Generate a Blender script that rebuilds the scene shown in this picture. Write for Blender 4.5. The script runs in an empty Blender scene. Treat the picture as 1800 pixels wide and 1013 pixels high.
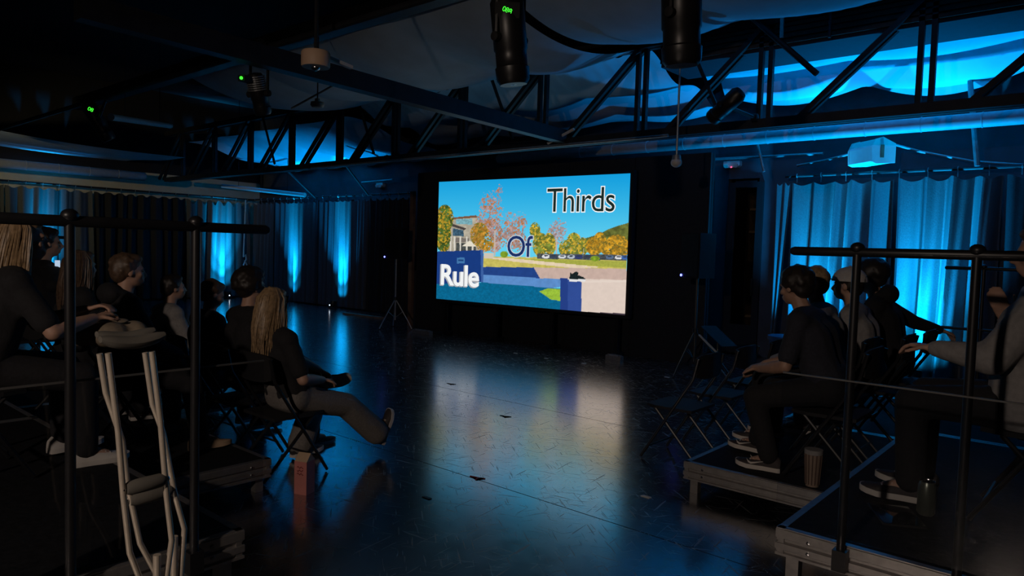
import bpy, bmesh, math, random
import numpy as np
from mathutils import Vector, Matrix, Euler
random.seed(7)
RAD = math.radians
SC = bpy.context.scene
COL = SC.collection

# ------------------------------------------------------------------ camera, world, exposure
F, CX, CY = 1250.0, 900.0, 506.5
YAW, PITCH, ROLL = RAD(40.6), RAD(3.05), 0.030
CAM_LOC = Vector((0, 0, 1.5))
CAM_R = Matrix.Rotation(YAW, 3, 'Z') @ Matrix.Rotation(math.pi/2 - PITCH, 3, 'X') @ Matrix.Rotation(ROLL, 3, 'Z')
cd = bpy.data.cameras.new('camera'); cam = bpy.data.objects.new('camera', cd); COL.objects.link(cam)
cam.matrix_world = Matrix.Translation(CAM_LOC) @ CAM_R.to_4x4()
cd.sensor_width = 36; cd.lens = 36 * F / 1800; cd.clip_start = .02; cd.clip_end = 200
SC.camera = cam
world = bpy.data.worlds.new('world'); SC.world = world; world.use_nodes = True
world.node_tree.nodes['Background'].inputs[0].default_value = (.55, .62, .85, 1)
world.node_tree.nodes['Background'].inputs[1].default_value = .006
SC.view_settings.view_transform = 'Standard'; SC.view_settings.look = 'None'
SC.view_settings.exposure = 0.0; SC.view_settings.gamma = 1.0; SC.view_settings.use_curve_mapping = False
SC.cycles.max_bounces = 6; SC.cycles.diffuse_bounces = 3; SC.cycles.glossy_bounces = 3
SC.cycles.sample_clamp_indirect = 4.0; SC.cycles.caustics_reflective = False; SC.cycles.caustics_refractive = False

def ray(px, py):
    return CAM_R @ Vector(((px-CX)/F, -(py-CY)/F, -1))
def W(px, py, X=None, Y=None, Z=None, D=None):
    """the point of the place seen at a pixel, on a plane of the room"""
    r = ray(px, py)
    if X is not None: t = X/r.x
    elif Y is not None: t = Y/r.y
    elif Z is not None: t = (Z-CAM_LOC.z)/r.z
    else: t = D
    return CAM_LOC + r*t

# ------------------------------------------------------------------ materials
MATS = {}
def mat(name, col, rough=.6, metal=0., var=.12, scale=12., bump=0., emit=None, estr=1., spec=.5, sheen=0.):
    if name in MATS: return MATS[name]
    m = bpy.data.materials.new(name); m.use_nodes = True; MATS[name] = m
    nt = m.node_tree; b = nt.nodes['Principled BSDF']
    b.inputs['Roughness'].default_value = rough; b.inputs['Metallic'].default_value = metal
    b.inputs['Specular IOR Level'].default_value = spec
    if sheen: b.inputs['Sheen Weight'].default_value = sheen
    if emit is not None:
        b.inputs['Base Color'].default_value = (*col, 1)
        b.inputs['Emission Color'].default_value = (*emit, 1); b.inputs['Emission Strength'].default_value = estr
        return m
    tc = nt.nodes.new('ShaderNodeTexCoord'); no = nt.nodes.new('ShaderNodeTexNoise')
    no.inputs['Scale'].default_value = scale; no.inputs['Detail'].default_value = 5
    nt.links.new(tc.outputs['Object'], no.inputs['Vector'])
    rp = nt.nodes.new('ShaderNodeValToRGB')
    rp.color_ramp.elements[0].position = .3; rp.color_ramp.elements[1].position = .7
    rp.color_ramp.elements[0].color = (*[c*(1-var) for c in col], 1)
    rp.color_ramp.elements[1].color = (*[min(1, c*(1+var)) for c in col], 1)
    nt.links.new(no.outputs['Fac'], rp.inputs['Fac']); nt.links.new(rp.outputs['Color'], b.inputs['Base Color'])
    if bump:
        bp = nt.nodes.new('ShaderNodeBump'); bp.inputs['Strength'].default_value = bump; bp.inputs['Distance'].default_value = .01
        nt.links.new(no.outputs['Fac'], bp.inputs['Height']); nt.links.new(bp.outputs['Normal'], b.inputs['Normal'])
    return m

mat('black_metal', (.012, .012, .014), .38, .0, .2)
mat('black_matte', (.008, .008, .010), .8)
mat('truss_steel', (.020, .021, .025), .5, .3, .3, 8)
mat('pale_steel', (.34, .36, .38), .45, .6, .15, 20)
mat('aluminium', (.42, .40, .39), .42, .8, .12, 30)
mat('crutch_metal', (.80, .70, .58), .38, .35, .06, 40)
mat('chrome', (.6, .6, .62), .2, 1., .05)
mat('grey_rubber', (.16, .15, .13), .8)
mat('white_plastic', (.72, .70, .66), .5, 0, .05)
mat('beige_plastic', (.62, .42, .29), .55, 0, .06)
mat('wood', (.22, .13, .08), .6, 0, .3, 6)
mat('wood_pale', (.30, .20, .12), .6, 0, .3, 6)
mat('deck_black', (.014, .014, .016), .85, 0, .35, 40, .2, spec=.15)
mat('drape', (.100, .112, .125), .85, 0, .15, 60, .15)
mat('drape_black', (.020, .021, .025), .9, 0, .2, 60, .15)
mat('fabric_ceiling', (.58, .72, .86), .8, 0, .10, 2.5, .25)
mat('duct', (.40, .42, .46), .55, .0, .08, 15)
mat('wall_blue', (.060, .068, .085), .8, 0, .15, 4)
mat('wall_beige', (.70, .63, .45), .8, 0, .08, 3)
mat('wall_dark', (.014, .014, .018), .85, 0, .2, 3)
mat('slat_brown', (.055, .042, .035), .75, 0, .3, 20)
mat('led_blue', (.0, .0, .1), emit=(.12, .14, 1.), estr=6)
mat('led_white', (.5, .5, .5), emit=(.75, .85, 1.), estr=8)
mat('led_green', (.0, .1, .0), emit=(.06, 1., .04), estr=1.4)
mat('led_red', (.1, 0, 0), emit=(1., .1, .25), estr=2)
mat('lens', (.20, .30, .42), .08, 0, .05)
mat('skin', (.50, .30, .22), .55, 0, .08, 30)
mat('skin_b', (.42, .25, .18), .55, 0, .08, 30)
mat('hair_blonde', (.30, .20, .11), .45, 0, .35, 50)
mat('hair_brown', (.10, .062, .04), .5, 0, .35, 50)
mat('hair_dark', (.020, .015, .013), .5, 0, .3, 50)
mat('cloth_black', (.013, .013, .016), .9, 0, .2, 60, .2)
mat('cloth_navy', (.020, .022, .034), .9, 0, .2, 60, .2)
mat('cloth_grey', (.30, .29, .29), .9, 0, .12, 40, .3)
mat('cloth_white', (.52, .50, .50), .9, 0, .08, 40, .2)
mat('cloth_denim', (.19, .175, .165), .9, 0, .15, 80, .3)
mat('cloth_khaki', (.27, .22, .16), .9, 0, .12, 40, .2)
mat('cloth_rose', (.34, .13, .11), .9, 0, .12, 40, .2)
mat('shoe_black', (.035, .028, .030), .7)
mat('shoe_white', (.62, .58, .54), .6, 0, .06)
mat('shoe_tan', (.46, .32, .21), .7)
mat('carton_red', (.52, .19, .17), .6, 0, .08)
mat('carton_cream', (.50, .36, .24), .6, 0, .08)
mat('carton_dark', (.10, .07, .07), .6)
mat('print_red', (.20, .02, .02), .6)
mat('cup_brown', (.30, .22, .17), .7)
mat('cup_stripe', (.10, .06, .045), .7)
mat('can_paint', (.16, .18, .15), .3, .6)
mat('bin_blue', (.02, .07, .22), .5)
mat('reflector_glass', (.01, .012, .016), .06, 0, .05)
mat('paper', (.62, .62, .60), .8, 0, .04)
mat('housing_dark', (.018, .021, .034), .8)
mat('edge_grey', (.10, .10, .10), .5)
mat('eye', (.05, .04, .04), .2)
mat('seam_tape', (.005, .005, .006), .5)

# floor: scuffed black dance vinyl
def floor_mat():
    m = bpy.data.materials.new('dance_vinyl'); m.use_nodes = True; MATS['floor'] = m
    nt = m.node_tree; b = nt.nodes['Principled BSDF']; L = nt.links.new
    tc = nt.nodes.new('ShaderNodeTexCoord')
    def noise(sc, det, vec=None, rough=.5):
        n = nt.nodes.new('ShaderNodeTexNoise'); n.inputs['Scale'].default_value = sc
        n.inputs['Detail'].default_value = det; n.inputs['Roughness'].default_value = rough
        L(vec or tc.outputs['Object'], n.inputs['Vector']); return n
    def ramp(src, p0, c0, p1, c1):
        r = nt.nodes.new('ShaderNodeValToRGB'); e = r.color_ramp.elements
        e[0].position, e[1].position = p0, p1; e[0].color = (*c0, 1); e[1].color = (*c1, 1); L(src, r.inputs['Fac']); return r
    # short random scuff strokes: thresholded stretched noises at three angles
    strokes = None
    for ang, sc in ((.5, 3.1), (-.7, 3.7), (1.7, 2.9), (2.5, 4.1), (.1, 3.4), (1.15, 4.6)):
        mp = nt.nodes.new('ShaderNodeMapping'); mp.vector_type = 'TEXTURE'; mp.inputs['Rotation'].default_value = (0, 0, ang)
        mp.inputs['Scale'].default_value = (1/sc, 1/(sc*16), 1); L(tc.outputs['Object'], mp.inputs['Vector'])
        n = noise(1., 2, mp.outputs['Vector'])
        r = ramp(n.outputs['Fac'], .672, (0, 0, 0), .70, (1, 1, 1))
        if strokes is None: strokes = r.outputs['Color']
        else:
            mx = nt.nodes.new('ShaderNodeMix'); mx.data_type = 'RGBA'; mx.blend_type = 'LIGHTEN'
            mx.inputs[0].default_value = 1; L(strokes, mx.inputs[6]); L(r.outputs['Color'], mx.inputs[7]); strokes = mx.outputs[2]
    n1 = noise(1.1, 6, rough=.6); n2 = noise(9, 6, rough=.65)
    base = ramp(n1.outputs['Fac'], .3, (.010, .012, .018), .75, (.020, .023, .032))
    mb = nt.nodes.new('ShaderNodeMix'); mb.data_type = 'RGBA'; L(strokes, mb.inputs[0]); L(base.outputs['Color'], mb.inputs[6])
    mb.inputs[7].default_value = (.004, .004, .005, 1); L(mb.outputs[2], b.inputs['Base Color'])
    rr = ramp(n2.outputs['Fac'], .3, (.15, .15, .15), .75, (.25, .25, .25))
    mr = nt.nodes.new('ShaderNodeMix'); mr.data_type = 'RGBA'; L(strokes, mr.inputs[0]); L(rr.outputs['Color'], mr.inputs[6])
    mr.inputs[7].default_value = (.62, .62, .62, 1); L(mr.outputs[2], b.inputs['Roughness'])
    b.inputs['IOR'].default_value = 2.7; b.inputs['Specular IOR Level'].default_value = 1.; b.inputs['Coat Weight'].default_value = 1.; b.inputs['Coat IOR'].default_value = 1.7; b.inputs['Coat Roughness'].default_value = .2
    bp = nt.nodes.new('ShaderNodeBump'); bp.inputs['Strength'].default_value = .06; bp.inputs['Distance'].default_value = .003
    L(n2.outputs['Fac'], bp.inputs['Height']); L(bp.outputs['Normal'], b.inputs['Normal'])
    return m
floor_mat()

def acrylic():
    m = bpy.data.materials.new('acrylic'); m.use_nodes = True; MATS['acrylic'] = m
    nt = m.node_tree; nt.nodes.clear(); o = nt.nodes.new('ShaderNodeOutputMaterial')
    t = nt.nodes.new('ShaderNodeBsdfTransparent'); g = nt.nodes.new('ShaderNodeBsdfGlossy'); g.inputs['Roughness'].default_value = .04
    t.inputs[0].default_value = (.93, .94, .95, 1)
    fr = nt.nodes.new('ShaderNodeFresnel'); fr.inputs['IOR'].default_value = 1.35
    mx = nt.nodes.new('ShaderNodeMixShader'); nt.links.new(fr.outputs[0], mx.inputs[0])
    nt.links.new(t.outputs[0], mx.inputs[1]); nt.links.new(g.outputs[0], mx.inputs[2]); nt.links.new(mx.outputs[0], o.inputs[0])
acrylic()

# ------------------------------------------------------------------ mesh helpers
def frame_from(d):
    d = Vector(d).normalized(); up = Vector((0, 0, 1)) if abs(d.z) < .95 else Vector((1, 0, 0))
    a = d.cross(up).normalized(); return a, a.cross(d).normalized(), d
class MB:
    def __init__(s): s.v = []; s.f = []
    def add(s, vs, fs):
        o = len(s.v); s.v += [Vector(v) for v in vs]; s.f += [tuple(i+o for i in f) for f in fs]; return s
    def box(s, c, d, R=None):
        c = Vector(c); vs = []
        for x in (-.5, .5):
            for y in (-.5, .5):
                for z in (-.5, .5):
                    p = Vector((x*d[0], y*d[1], z*d[2])); vs.append(c + (R @ p if R else p))
        return s.add(vs, [(0,1,3,2), (4,6,7,5), (0,4,5,1), (2,3,7,6), (0,2,6,4), (1,5,7,3)])
    def beam(s, p0, p1, w, h):
        """a rectangular bar between two points, w across, h in the upright direction"""
        p0, p1 = Vector(p0), Vector(p1); a, b, d = frame_from(p1-p0); vs = []
        for p in (p0, p1):
            for x, y in ((-1,-1), (1,-1), (1,1), (-1,1)): vs.append(p + a*x*w/2 + b*y*h/2)
        return s.add(vs, [(3,2,1,0), (4,5,6,7), (0,1,5,4), (1,2,6,5), (2,3,7,6), (3,0,4,7)])
    def rings(s, rings, caps=True):
        n = len(rings[0]); vs = [p for r in rings for p in r]; fs = []
        for i in range(len(rings)-1):
            for j in range(n):
                k = (j+1) % n; fs.append((i*n+j, i*n+k, (i+1)*n+k, (i+1)*n+j))
        if caps: fs += [tuple(range(n-1, -1, -1)), tuple(range((len(rings)-1)*n, len(rings)*n))]
        return s.add(vs, fs)
    def path(s, pts, r, n=10):
        pts = [Vector(p) for p in pts]; rr = r if isinstance(r, (list, tuple)) else [r]*len(pts); out = []; a = None
        for i, p in enumerate(pts):
            d = (pts[min(i+1, len(pts)-1)] - pts[max(i-1, 0)]).normalized()
            if a is None: a, b, _ = frame_from(d)
            else: a = (a - d*a.dot(d)).normalized(); b = a.cross(d)
            out.append([p + (a*math.cos(t) + b*math.sin(t))*rr[i] for t in [2*math.pi*k/n for k in range(n)]])
        return s.rings(out)
    def tube(s, p0, p1, r, n=10): return s.path([p0, p1], r, n)
    def lathe(s, prof, c=(0,0,0), axis=(0,0,1), n=20):
        a, b, d = frame_from(axis); c = Vector(c)
        return s.rings([[c + d*z + (a*math.cos(t) + b*math.sin(t))*max(r, 1e-4) for t in [2*math.pi*k/n for k in range(n)]] for r, z in prof])
    def ell(s, c, rad, R=None, n=14, m=9):
        c = Vector(c); out = []
        for i in range(m+1):
            th = math.pi*i/m; out.append([])
            for k in range(n):
                t = 2*math.pi*k/n
                p = Vector((rad[0]*max(math.sin(th), 1e-3)*math.cos(t), rad[1]*max(math.sin(th), 1e-3)*math.sin(t), -rad[2]*math.cos(th)))
                out[-1].append(c + (R @ p if R else p))
        return s.rings(out)
    def cap(s, p0, r0, p1, r1, n=10):
        p0, p1 = Vector(p0), Vector(p1); d = p1-p0
        if d.length < 1e-4: return s.ell(p0, (r0, r0, r0))
        a, b, d = frame_from(d); out = []
        for i in range(5):
            t = math.pi/2*i/4; out.append((p0 - d*r0*math.cos(t), max(r0*math.sin(t), 1e-3)))
        for i in range(5):
            t = math.pi/2*i/4; out.append((p1 + d*r1*math.sin(t), max(r1*math.cos(t), 1e-3)))
        return s.rings([[p + (a*math.cos(t) + b*math.sin(t))*r for t in [2*math.pi*k/n for k in range(n)]] for p, r in out])
    def prism(s, poly, origin, ax, ay, depth):
        """a polygon in the plane origin+ax,ay pushed out along ax x ay"""
        o, ax, ay = Vector(origin), Vector(ax), Vector(ay); nz = ax.cross(ay).normalized()*depth; n = len(poly)
        vs = [o+ax*x+ay*y for x, y in poly] + [o+ax*x+ay*y+nz for x, y in poly]
        return s.add(vs, [tuple(range(n-1, -1, -1)), tuple(range(n, 2*n))] + [(i, (i+1) % n, n+(i+1) % n, n+i) for i in range(n)])
    def mesh(s, name, off=None, smooth=False):
        me = bpy.data.meshes.new(name); o = off or Vector((0, 0, 0))
        me.from_pydata([v-o for v in s.v], [], s.f)
        if smooth:
            me.shade_smooth()
            try: me.set_sharp_from_angle(angle=RAD(40))
            except Exception: pass
        me.update(); return me
    def build(s, name, m, parent=None, smooth=False, base=None, world=True):
        """ONE mesh object; world=True: the points are in room coordinates, else in the parent's own"""
        off = Vector((0, 0, 0))
        if parent is not None and world: off = Vector(parent.location)
        elif parent is None and base is not None: off = Vector(base)
        o = bpy.data.objects.new(name, s.mesh(name, off, smooth)); COL.objects.link(o)
        o.data.materials.append(MATS[m] if isinstance(m, str) else m)
        if parent is not None: o.parent = parent
        elif base is not None: o.location = base
        return o
def sub(o, part):                                     # hang a finished part below another part that sits at its thing's origin
    part.parent = o; return part
def tag(o, label, cat, group=None):
    o['label'] = label; o['category'] = cat
    if group: o['group'] = group
    return o
def thing(name, label, cat, loc=(0, 0, 0), rz=0., group=None):
    o = bpy.data.objects.new(name, None); COL.objects.link(o); o.location = loc; o.rotation_euler = (0, 0, rz)
    o.empty_display_size = .1
    return tag(o, label, cat, group)
def struct(o): o['kind'] = 'structure'; return o
def dup(root, loc, rz, label):
    r = root.copy(); COL.objects.link(r); r.location = loc; r.rotation_euler = (0, 0, rz); r['label'] = label
    for ch in list(root.children):
        c = ch.copy(); COL.objects.link(c); c.parent = r
        for g in list(ch.children):
            d = g.copy(); COL.objects.link(d); d.parent = c
    return r
def spot(name, loc, aim, power, color, size, blend=1., radius=.03, parent=None):
    l = bpy.data.lights.new(name, 'SPOT'); l.energy = power; l.color = color; l.spot_size = RAD(size); l.spot_blend = blend
    l.shadow_soft_size = radius; o = bpy.data.objects.new(name, l); COL.objects.link(o)
    loc = Vector(loc); d = (Vector(aim)-loc)
    o.rotation_euler = d.to_track_quat('-Z', 'Y').to_euler(); o.location = loc - (Vector(parent.location) if parent else Vector())
    if parent: o.parent = parent
    return o

# ================================================================== THE SETTING
XL, YB, YC = -18.55, 10.6, 10.2                      # left wall, back wall, curtain line
fl = struct(MB().box((-7.5, 3, -.06), (23, 17, .1)).build('floor', 'black_matte'))
ys = [-4.55, -2.6, -.62, 1.36, 3.34, 5.30, 7.28, 9.2, 11.2]
for i in range(len(ys)-1):                           # dance-vinyl rolls laid side by side, with a gap at each seam
    y0, y1 = ys[i]+.004, min(ys[i+1], 11.2)-.004
    MB().box((-7.5, (y0+y1)/2, -.005), (22.9, y1-y0, .01)).build('vinyl_roll', 'floor', fl)
# walls
bw = MB().box(((XL-4.95)/2, YB+.06, 2.6), (-4.95-XL, .12, 5.2)).box(((-3.97+4)/2, YB+.06, 2.6), (7.97, .12, 5.2))
bw.box((-4.46, YB+.06, 3.95), (.98, .12, 2.5)).box((-4.84, YB+.06, 1.35), (.24, .12, 2.7)).box((-4.10, YB+.06, 1.35), (.26, .12, 2.7))
struct(bw.build('wall_back', 'wall_blue'))
wl = struct(MB().box((XL-.06, 3, 2.6), (.12, 17, 5.2)).build('wall_left', 'wall_dark'))
MB().box((XL+.005, 3, 1.58), (.02, 17, 3.14)).build('painted_band', 'wall_beige', wl)
struct(MB().box((4.06, 3, 2.6), (.12, 17, 5.2)).build('wall_right', 'wall_dark'))
struct(MB().box((-7.3, 3, 5.25), (22.8, 17, .1)).build('ceiling', 'wall_dark'))
# black masking wall that carries the screen: flats side by side
sw = struct(MB().box((-7.25, 9.16, 1.45), (5.9, .06, 2.9)).build('wall_screen', 'black_matte'))
for k in range(5):
    MB().box((-10.2+.59+1.18*k, 9.10, 1.45), (1.172, .05, 2.9)).build('flat_panel', 'drape_black', sw)
# the dim store room behind the narrow door glass
sr = struct(MB().box((-4.47, 13.0, 1.5), (2.2, .1, 3)).box((-5.55, 11.8, 1.5), (.1, 2.4, 3)).box((-3.4, 11.8, 1.5), (.1, 2.4, 3))
            .box((-4.47, 11.8, 3.05), (2.2, 2.4, .1)).build('wall_store', 'wall_dark'))
d1 = struct(thing('door_1', 'x', 'x', (-4.46, YB, 0)));
del d1['label']; del d1['category']
MB().box((-4.64, YB-.02, 1.33), (.10, .05, 2.62)).box((-4.20, YB-.02, 1.33), (.10, .05, 2.62)).box((-4.42, YB-.02, 2.61), (.34, .05, .1))\
    .box((-4.42, YB-.02, .24), (.34, .05, .44)).build('door_frame', 'black_matte', d1)
MB().box((-4.42, YB-.005, 1.5), (.34, .008, 2.1)).build('pane', 'acrylic', d1)
MB().box((-4.245, YB-.075, 1.05), (.02, .06, .26)).build('door_handle', 'black_metal', d1)

# ---- steel roof truss in front of the screen (thing with chords and web members)
TY, TZ0, TZ1 = 7.8, 2.97, 4.08
tr = thing('roof_truss', 'dark steel roof truss spanning above and in front of the screen', 'truss', (-7, TY, TZ0))
for dy in (-.05, .05):
    MB().box((-7.2, TY+dy, TZ0), (21.5, .07, .10)).build('bottom_chord', 'truss_steel', tr)
    MB().box((-7.2, TY+dy, TZ1), (21.5, .07, .11)).build('top_chord', 'truss_steel', tr)
xv = [-4.66+1.56*k for k in range(-8, 5)]
for i, x in enumerate(xv):
    for dx in (-.055, .055):
        MB().box((x+dx, TY, (TZ0+TZ1)/2), (.05, .06, TZ1-TZ0)).build('web_post', 'truss_steel', tr)
    for dy in (-.05, .05):
        MB().beam((x, TY+dy, TZ1-.03), (x-1.16, TY+dy, TZ0+.03), .05, .055).build('web_diagonal', 'truss_steel', tr)
    if i in (3, 5, 7, 9):
        MB().beam((x-1.0, TY-.1, TZ1+.12), (x-.45, TY-.1, TZ0+.1), .03, .035).build('brace_rod', 'truss_steel', tr)
cp = MB().tube((-11.6, TY-.13, 2.92), (-4.2, TY-.13, 2.92), .019, 8).build('conduit', 'pale_steel', base=(-8, TY-.13, 2.92))
tag(cp, 'pale straight conduit running along the lower edge of the truss', 'conduit')
# beams running towards the screen
b1 = MB().beam((-5.55, 1.8, 3.08), (-5.8, 7.72, 3.04), .13, .17).build('roof_beam', 'truss_steel', base=(-5.7, 4.5, 3.05))
tag(b1, 'dark beam slanting across the ceiling to meet the truss', 'beam')
b2 = MB().box((-7, 5.0, 4.06), (17, .14, .22)).build('roof_beam', 'truss_steel', base=(-7, 5.0, 4.06))
tag(b2, 'dark rafter above the pale fabric at the top edge', 'beam')
b3 = MB().tube((-15, 3.4, 3.22), (2.5, 3.4, 3.22), .03, 10).build('lighting_pipe', 'truss_steel', base=(-6, 3.4, 3.22))
tag(b3, 'black overhead pipe that carries the stage lights', 'pipe')
# ---- sagging insulation fabric between the trusses
def fabric(name, label, x0, x1, fz, y0, y1, nx=150, ny=50):
    mb = MB(); vs = []; fs = []
    for i in range(nx+1):
        for j in range(ny+1):
            x = x0+(x1-x0)*i/nx; t = j/ny; y = y0+(y1-y0)*t
            vs.append((x, y + .05*math.sin(x*2.1)*(1 if t > .95 else t), fz(x, t)))
    for i in range(nx):
        for j in range(ny): a = i*(ny+1)+j; fs.append((a, a+1, a+ny+2, a+ny+1))
    mb.add(vs, fs); o = mb.build(name, 'fabric_ceiling', base=((x0+x1)/2, (y0+y1)/2, 4.0), smooth=True)
    return tag(o, label, 'fabric')
def fA(x, t):
    bay = ((x+4.66) / 1.56) % 1; sc = math.sin(math.pi*bay)
    z = 4.02 - .38*math.sin(math.pi*t)**.8*(.72+.28*sc) - .05*sc*t**4
    return z + .012*math.sin(x*38+6*t)*max(0, t-.72)/.28*(1-sc*.6) + .02*math.sin(3.1*x+4*t)
fabric('ceiling_fabric', 'pale sagging ceiling fabric in front of the truss above the screen', -10.9, -4.72, fA, 5.02, 7.72)
fabric('ceiling_fabric', 'pale fold of ceiling fabric behind the hanging stage light at top right', -4.6, .4, lambda x, t: fA(x, t)+.03, 5.02, 7.4, 90, 30)
def fB(x, t):
    bay = ((x+4.66) / 1.56) % 1; sc = math.sin(math.pi*bay)
    return 4.0 - .28*t - .16*math.sin(math.pi*min(1, t*1.02)*2.0)**2 - .10*sc*math.sin(math.pi*t) + .012*math.sin(x*30)*(t < .15) + .03*math.sin(2.3*x+5*t)
fabric('ceiling_fabric', 'ceiling fabric seen through the truss web behind the screen', -10.6, -4.6, fB, 7.9, 10.5)
def fC(x, t):
    sc = abs(math.sin(math.pi*(x+.9)/1.75))
    return 4.12 - .33*t + .11*math.sin(t*13.0+.4*math.sin(1.3*x)) - .10*sc*(.3+.7*t) - .10*(t > .9)*sc
fabric('ceiling_fabric', 'ceiling fabric lit bright blue above the curtain at the right', -4.45, 3.4, fC, 8.55, 10.1, 160, 60)
def fD(x, t):
    sc = abs(math.sin(math.pi*(x+.6)/1.5))
    return 3.86 - .38*t - .14*sc*(.2+.8*t) + .05*math.sin(t*9)
fabric('ceiling_fabric', 'ceiling fabric lit bright blue above the curtain in the left corner', -17.2, -10.9, fD, 7.95, 10.45, 120, 40)
def fE(x, t):
    return 3.55 - .25*t + .06*math.sin(x*1.3) - .1*math.sin(math.pi*t)
fabric('ceiling_fabric', 'dim ceiling fabric with a blue lower edge over the left wall', -18.3, -15.2, fE, 2.2, 7.0, 60, 40)
# ---- dropped box (air plenum) with slatted side
bx = thing('air_plenum', 'dark slatted box hung below the ceiling at top right', 'ventilation box', (-2.55, 8.15, 3.77))
MB().box((-2.55, 8.15, 4.4), (3.7, .70, 1.26)).build('housing', 'housing_dark', bx)
for k in range(20):
    MB().box((-2.55, 7.785, 3.83+.06*k), (3.7, .03, .042)).build('slat', 'slat_brown', bx)
# ---- ducts
def duct(label, p0, p1, r):
    p0, p1 = Vector(p0), Vector(p1); t = thing('air_duct', label, 'duct', tuple((p0+p1)/2))
    a, b, d = frame_from(p1-p0); L = (p1-p0).length
    MB().lathe([(0, 0), (r*.8, .005), (r, .03), (r, L-.03), (r*.8, L-.005), (0, L)], p0, d, 24).build('duct_pipe', 'duct', t, True)
    n = int(L/.62)
    for k in range(1, n+1):
        MB().lathe([(r+.001, -.008), (r+.006, -.004), (r+.006, .004), (r+.001, .008)], p0+d*(k*L/(n+1)), d, 24).build('seam_ring', 'duct', t, True)
    return t
duct('long round blue-lit air duct along the back wall at right', (-8.65, 9.6, 3.13), (3.6, 9.6, 3.13), .085)
duct('round blue-lit air duct along the left wall', (-17.75, .5, 2.98), (-17.75, 7.2, 2.98), .10)
# strut channels, cables and thin bars above the right curtain
def bar(name, label, pts, r, m='pale_steel', cat='bar', n=8):
    o = MB().path(pts, r, n).build(name, m, base=tuple(pts[0])); return tag(o, label, cat)
bar('hanger_strut', 'slim vertical hanger between duct and curtain rail at far right', [W(1705, 140, Y=9.9), W(1718, 292, Y=9.9)], .03)
bar('hanger_strut', 'short slanted hanger below the duct left of the right curtain', [W(1332, 255, Y=9.7), W(1343, 302, Y=9.7)], .018)
bar('wall_conduit', 'thin level conduit on the wall left of the white unit', [W(1232, 281, Y=10.35), W(1447, 270, Y=10.35)], .02)
bar('cable', 'cable drooping left of the white unit', [W(1401, 291, Y=10.4), W(1450, 282, Y=10.3), W(1500, 269, Y=10.15)], .016)
bar('cable', 'cable drooping right of the white unit over the curtain', [W(1568, 253, Y=10.15), W(1620, 267, Y=10.3), W(1712, 284, Y=10.4), W(1800, 290, Y=10.4)], .016)
bar('wall_conduit', 'thin level conduit beside the left emergency light', [W(636, 321, Y=10.5), W(690, 316, Y=10.5)], .02)
bar('hanger_strut', 'thin slanted rod above the left end of back curtain', [W(505, 300, Y=9.3), W(556, 349, Y=10.2)], .022, 'truss_steel')
bar('hanger_strut', 'thin slanted rod above the second lit back curtain', [W(607, 290, Y=9.3), W(648, 344, Y=10.2)], .022, 'truss_steel')
bar('hanger_rod', 'pale hanging rod left of two at the top right', [W(1378, -60, Y=7.5), W(1374, 66, Y=7.5)], .022, 'pale_steel')
bar('hanger_rod', 'thin hanging rod right of two at the top right', [W(1467, -80, Y=7.6), W(1458, 66, Y=7.6)], .016, 'truss_steel')
bar('slanted_pole', 'black slanted pole crossing in front of the slatted box', [W(1306, 17, Y=7.56), W(1436, 130, Y=7.56)], .03, 'truss_steel')
def tube_light(label, p0, p1, r):
    t = thing('tube_light', label, 'light', tuple(p0)); d = (p1-p0).normalized()
    MB().path([p0, p1], r, 12).build('housing', 'white_plastic', t)
    for p in (p0, p1): MB().lathe([(0, -.02), (r*1.1, -.02), (r*1.1, .02), (0, .02)], p, d, 12).build('end_cap', 'white_plastic', t)
    for f in (.2, .8): q = p0+(p1-p0)*f; MB().tube(q, (q.x, q.y, 5.2), .006, 6).build('hanger', 'truss_steel', t)
tube_light('unlit pale tube light left under the ceiling', W(196, 206, Y=4.3), W(298, 221, Y=5.9), .05)
tube_light('blue-lit tube light above the left curtain corner', W(392, 327, Y=9.1), W(535, 343, Y=9.9), .05)
bar('pale_bar', 'short pale bar lying on the truss above the screen', [W(963, 252, Y=7.62), W(1009, 227, Y=7.62)], .02, 'white_plastic', 'bar')
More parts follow.
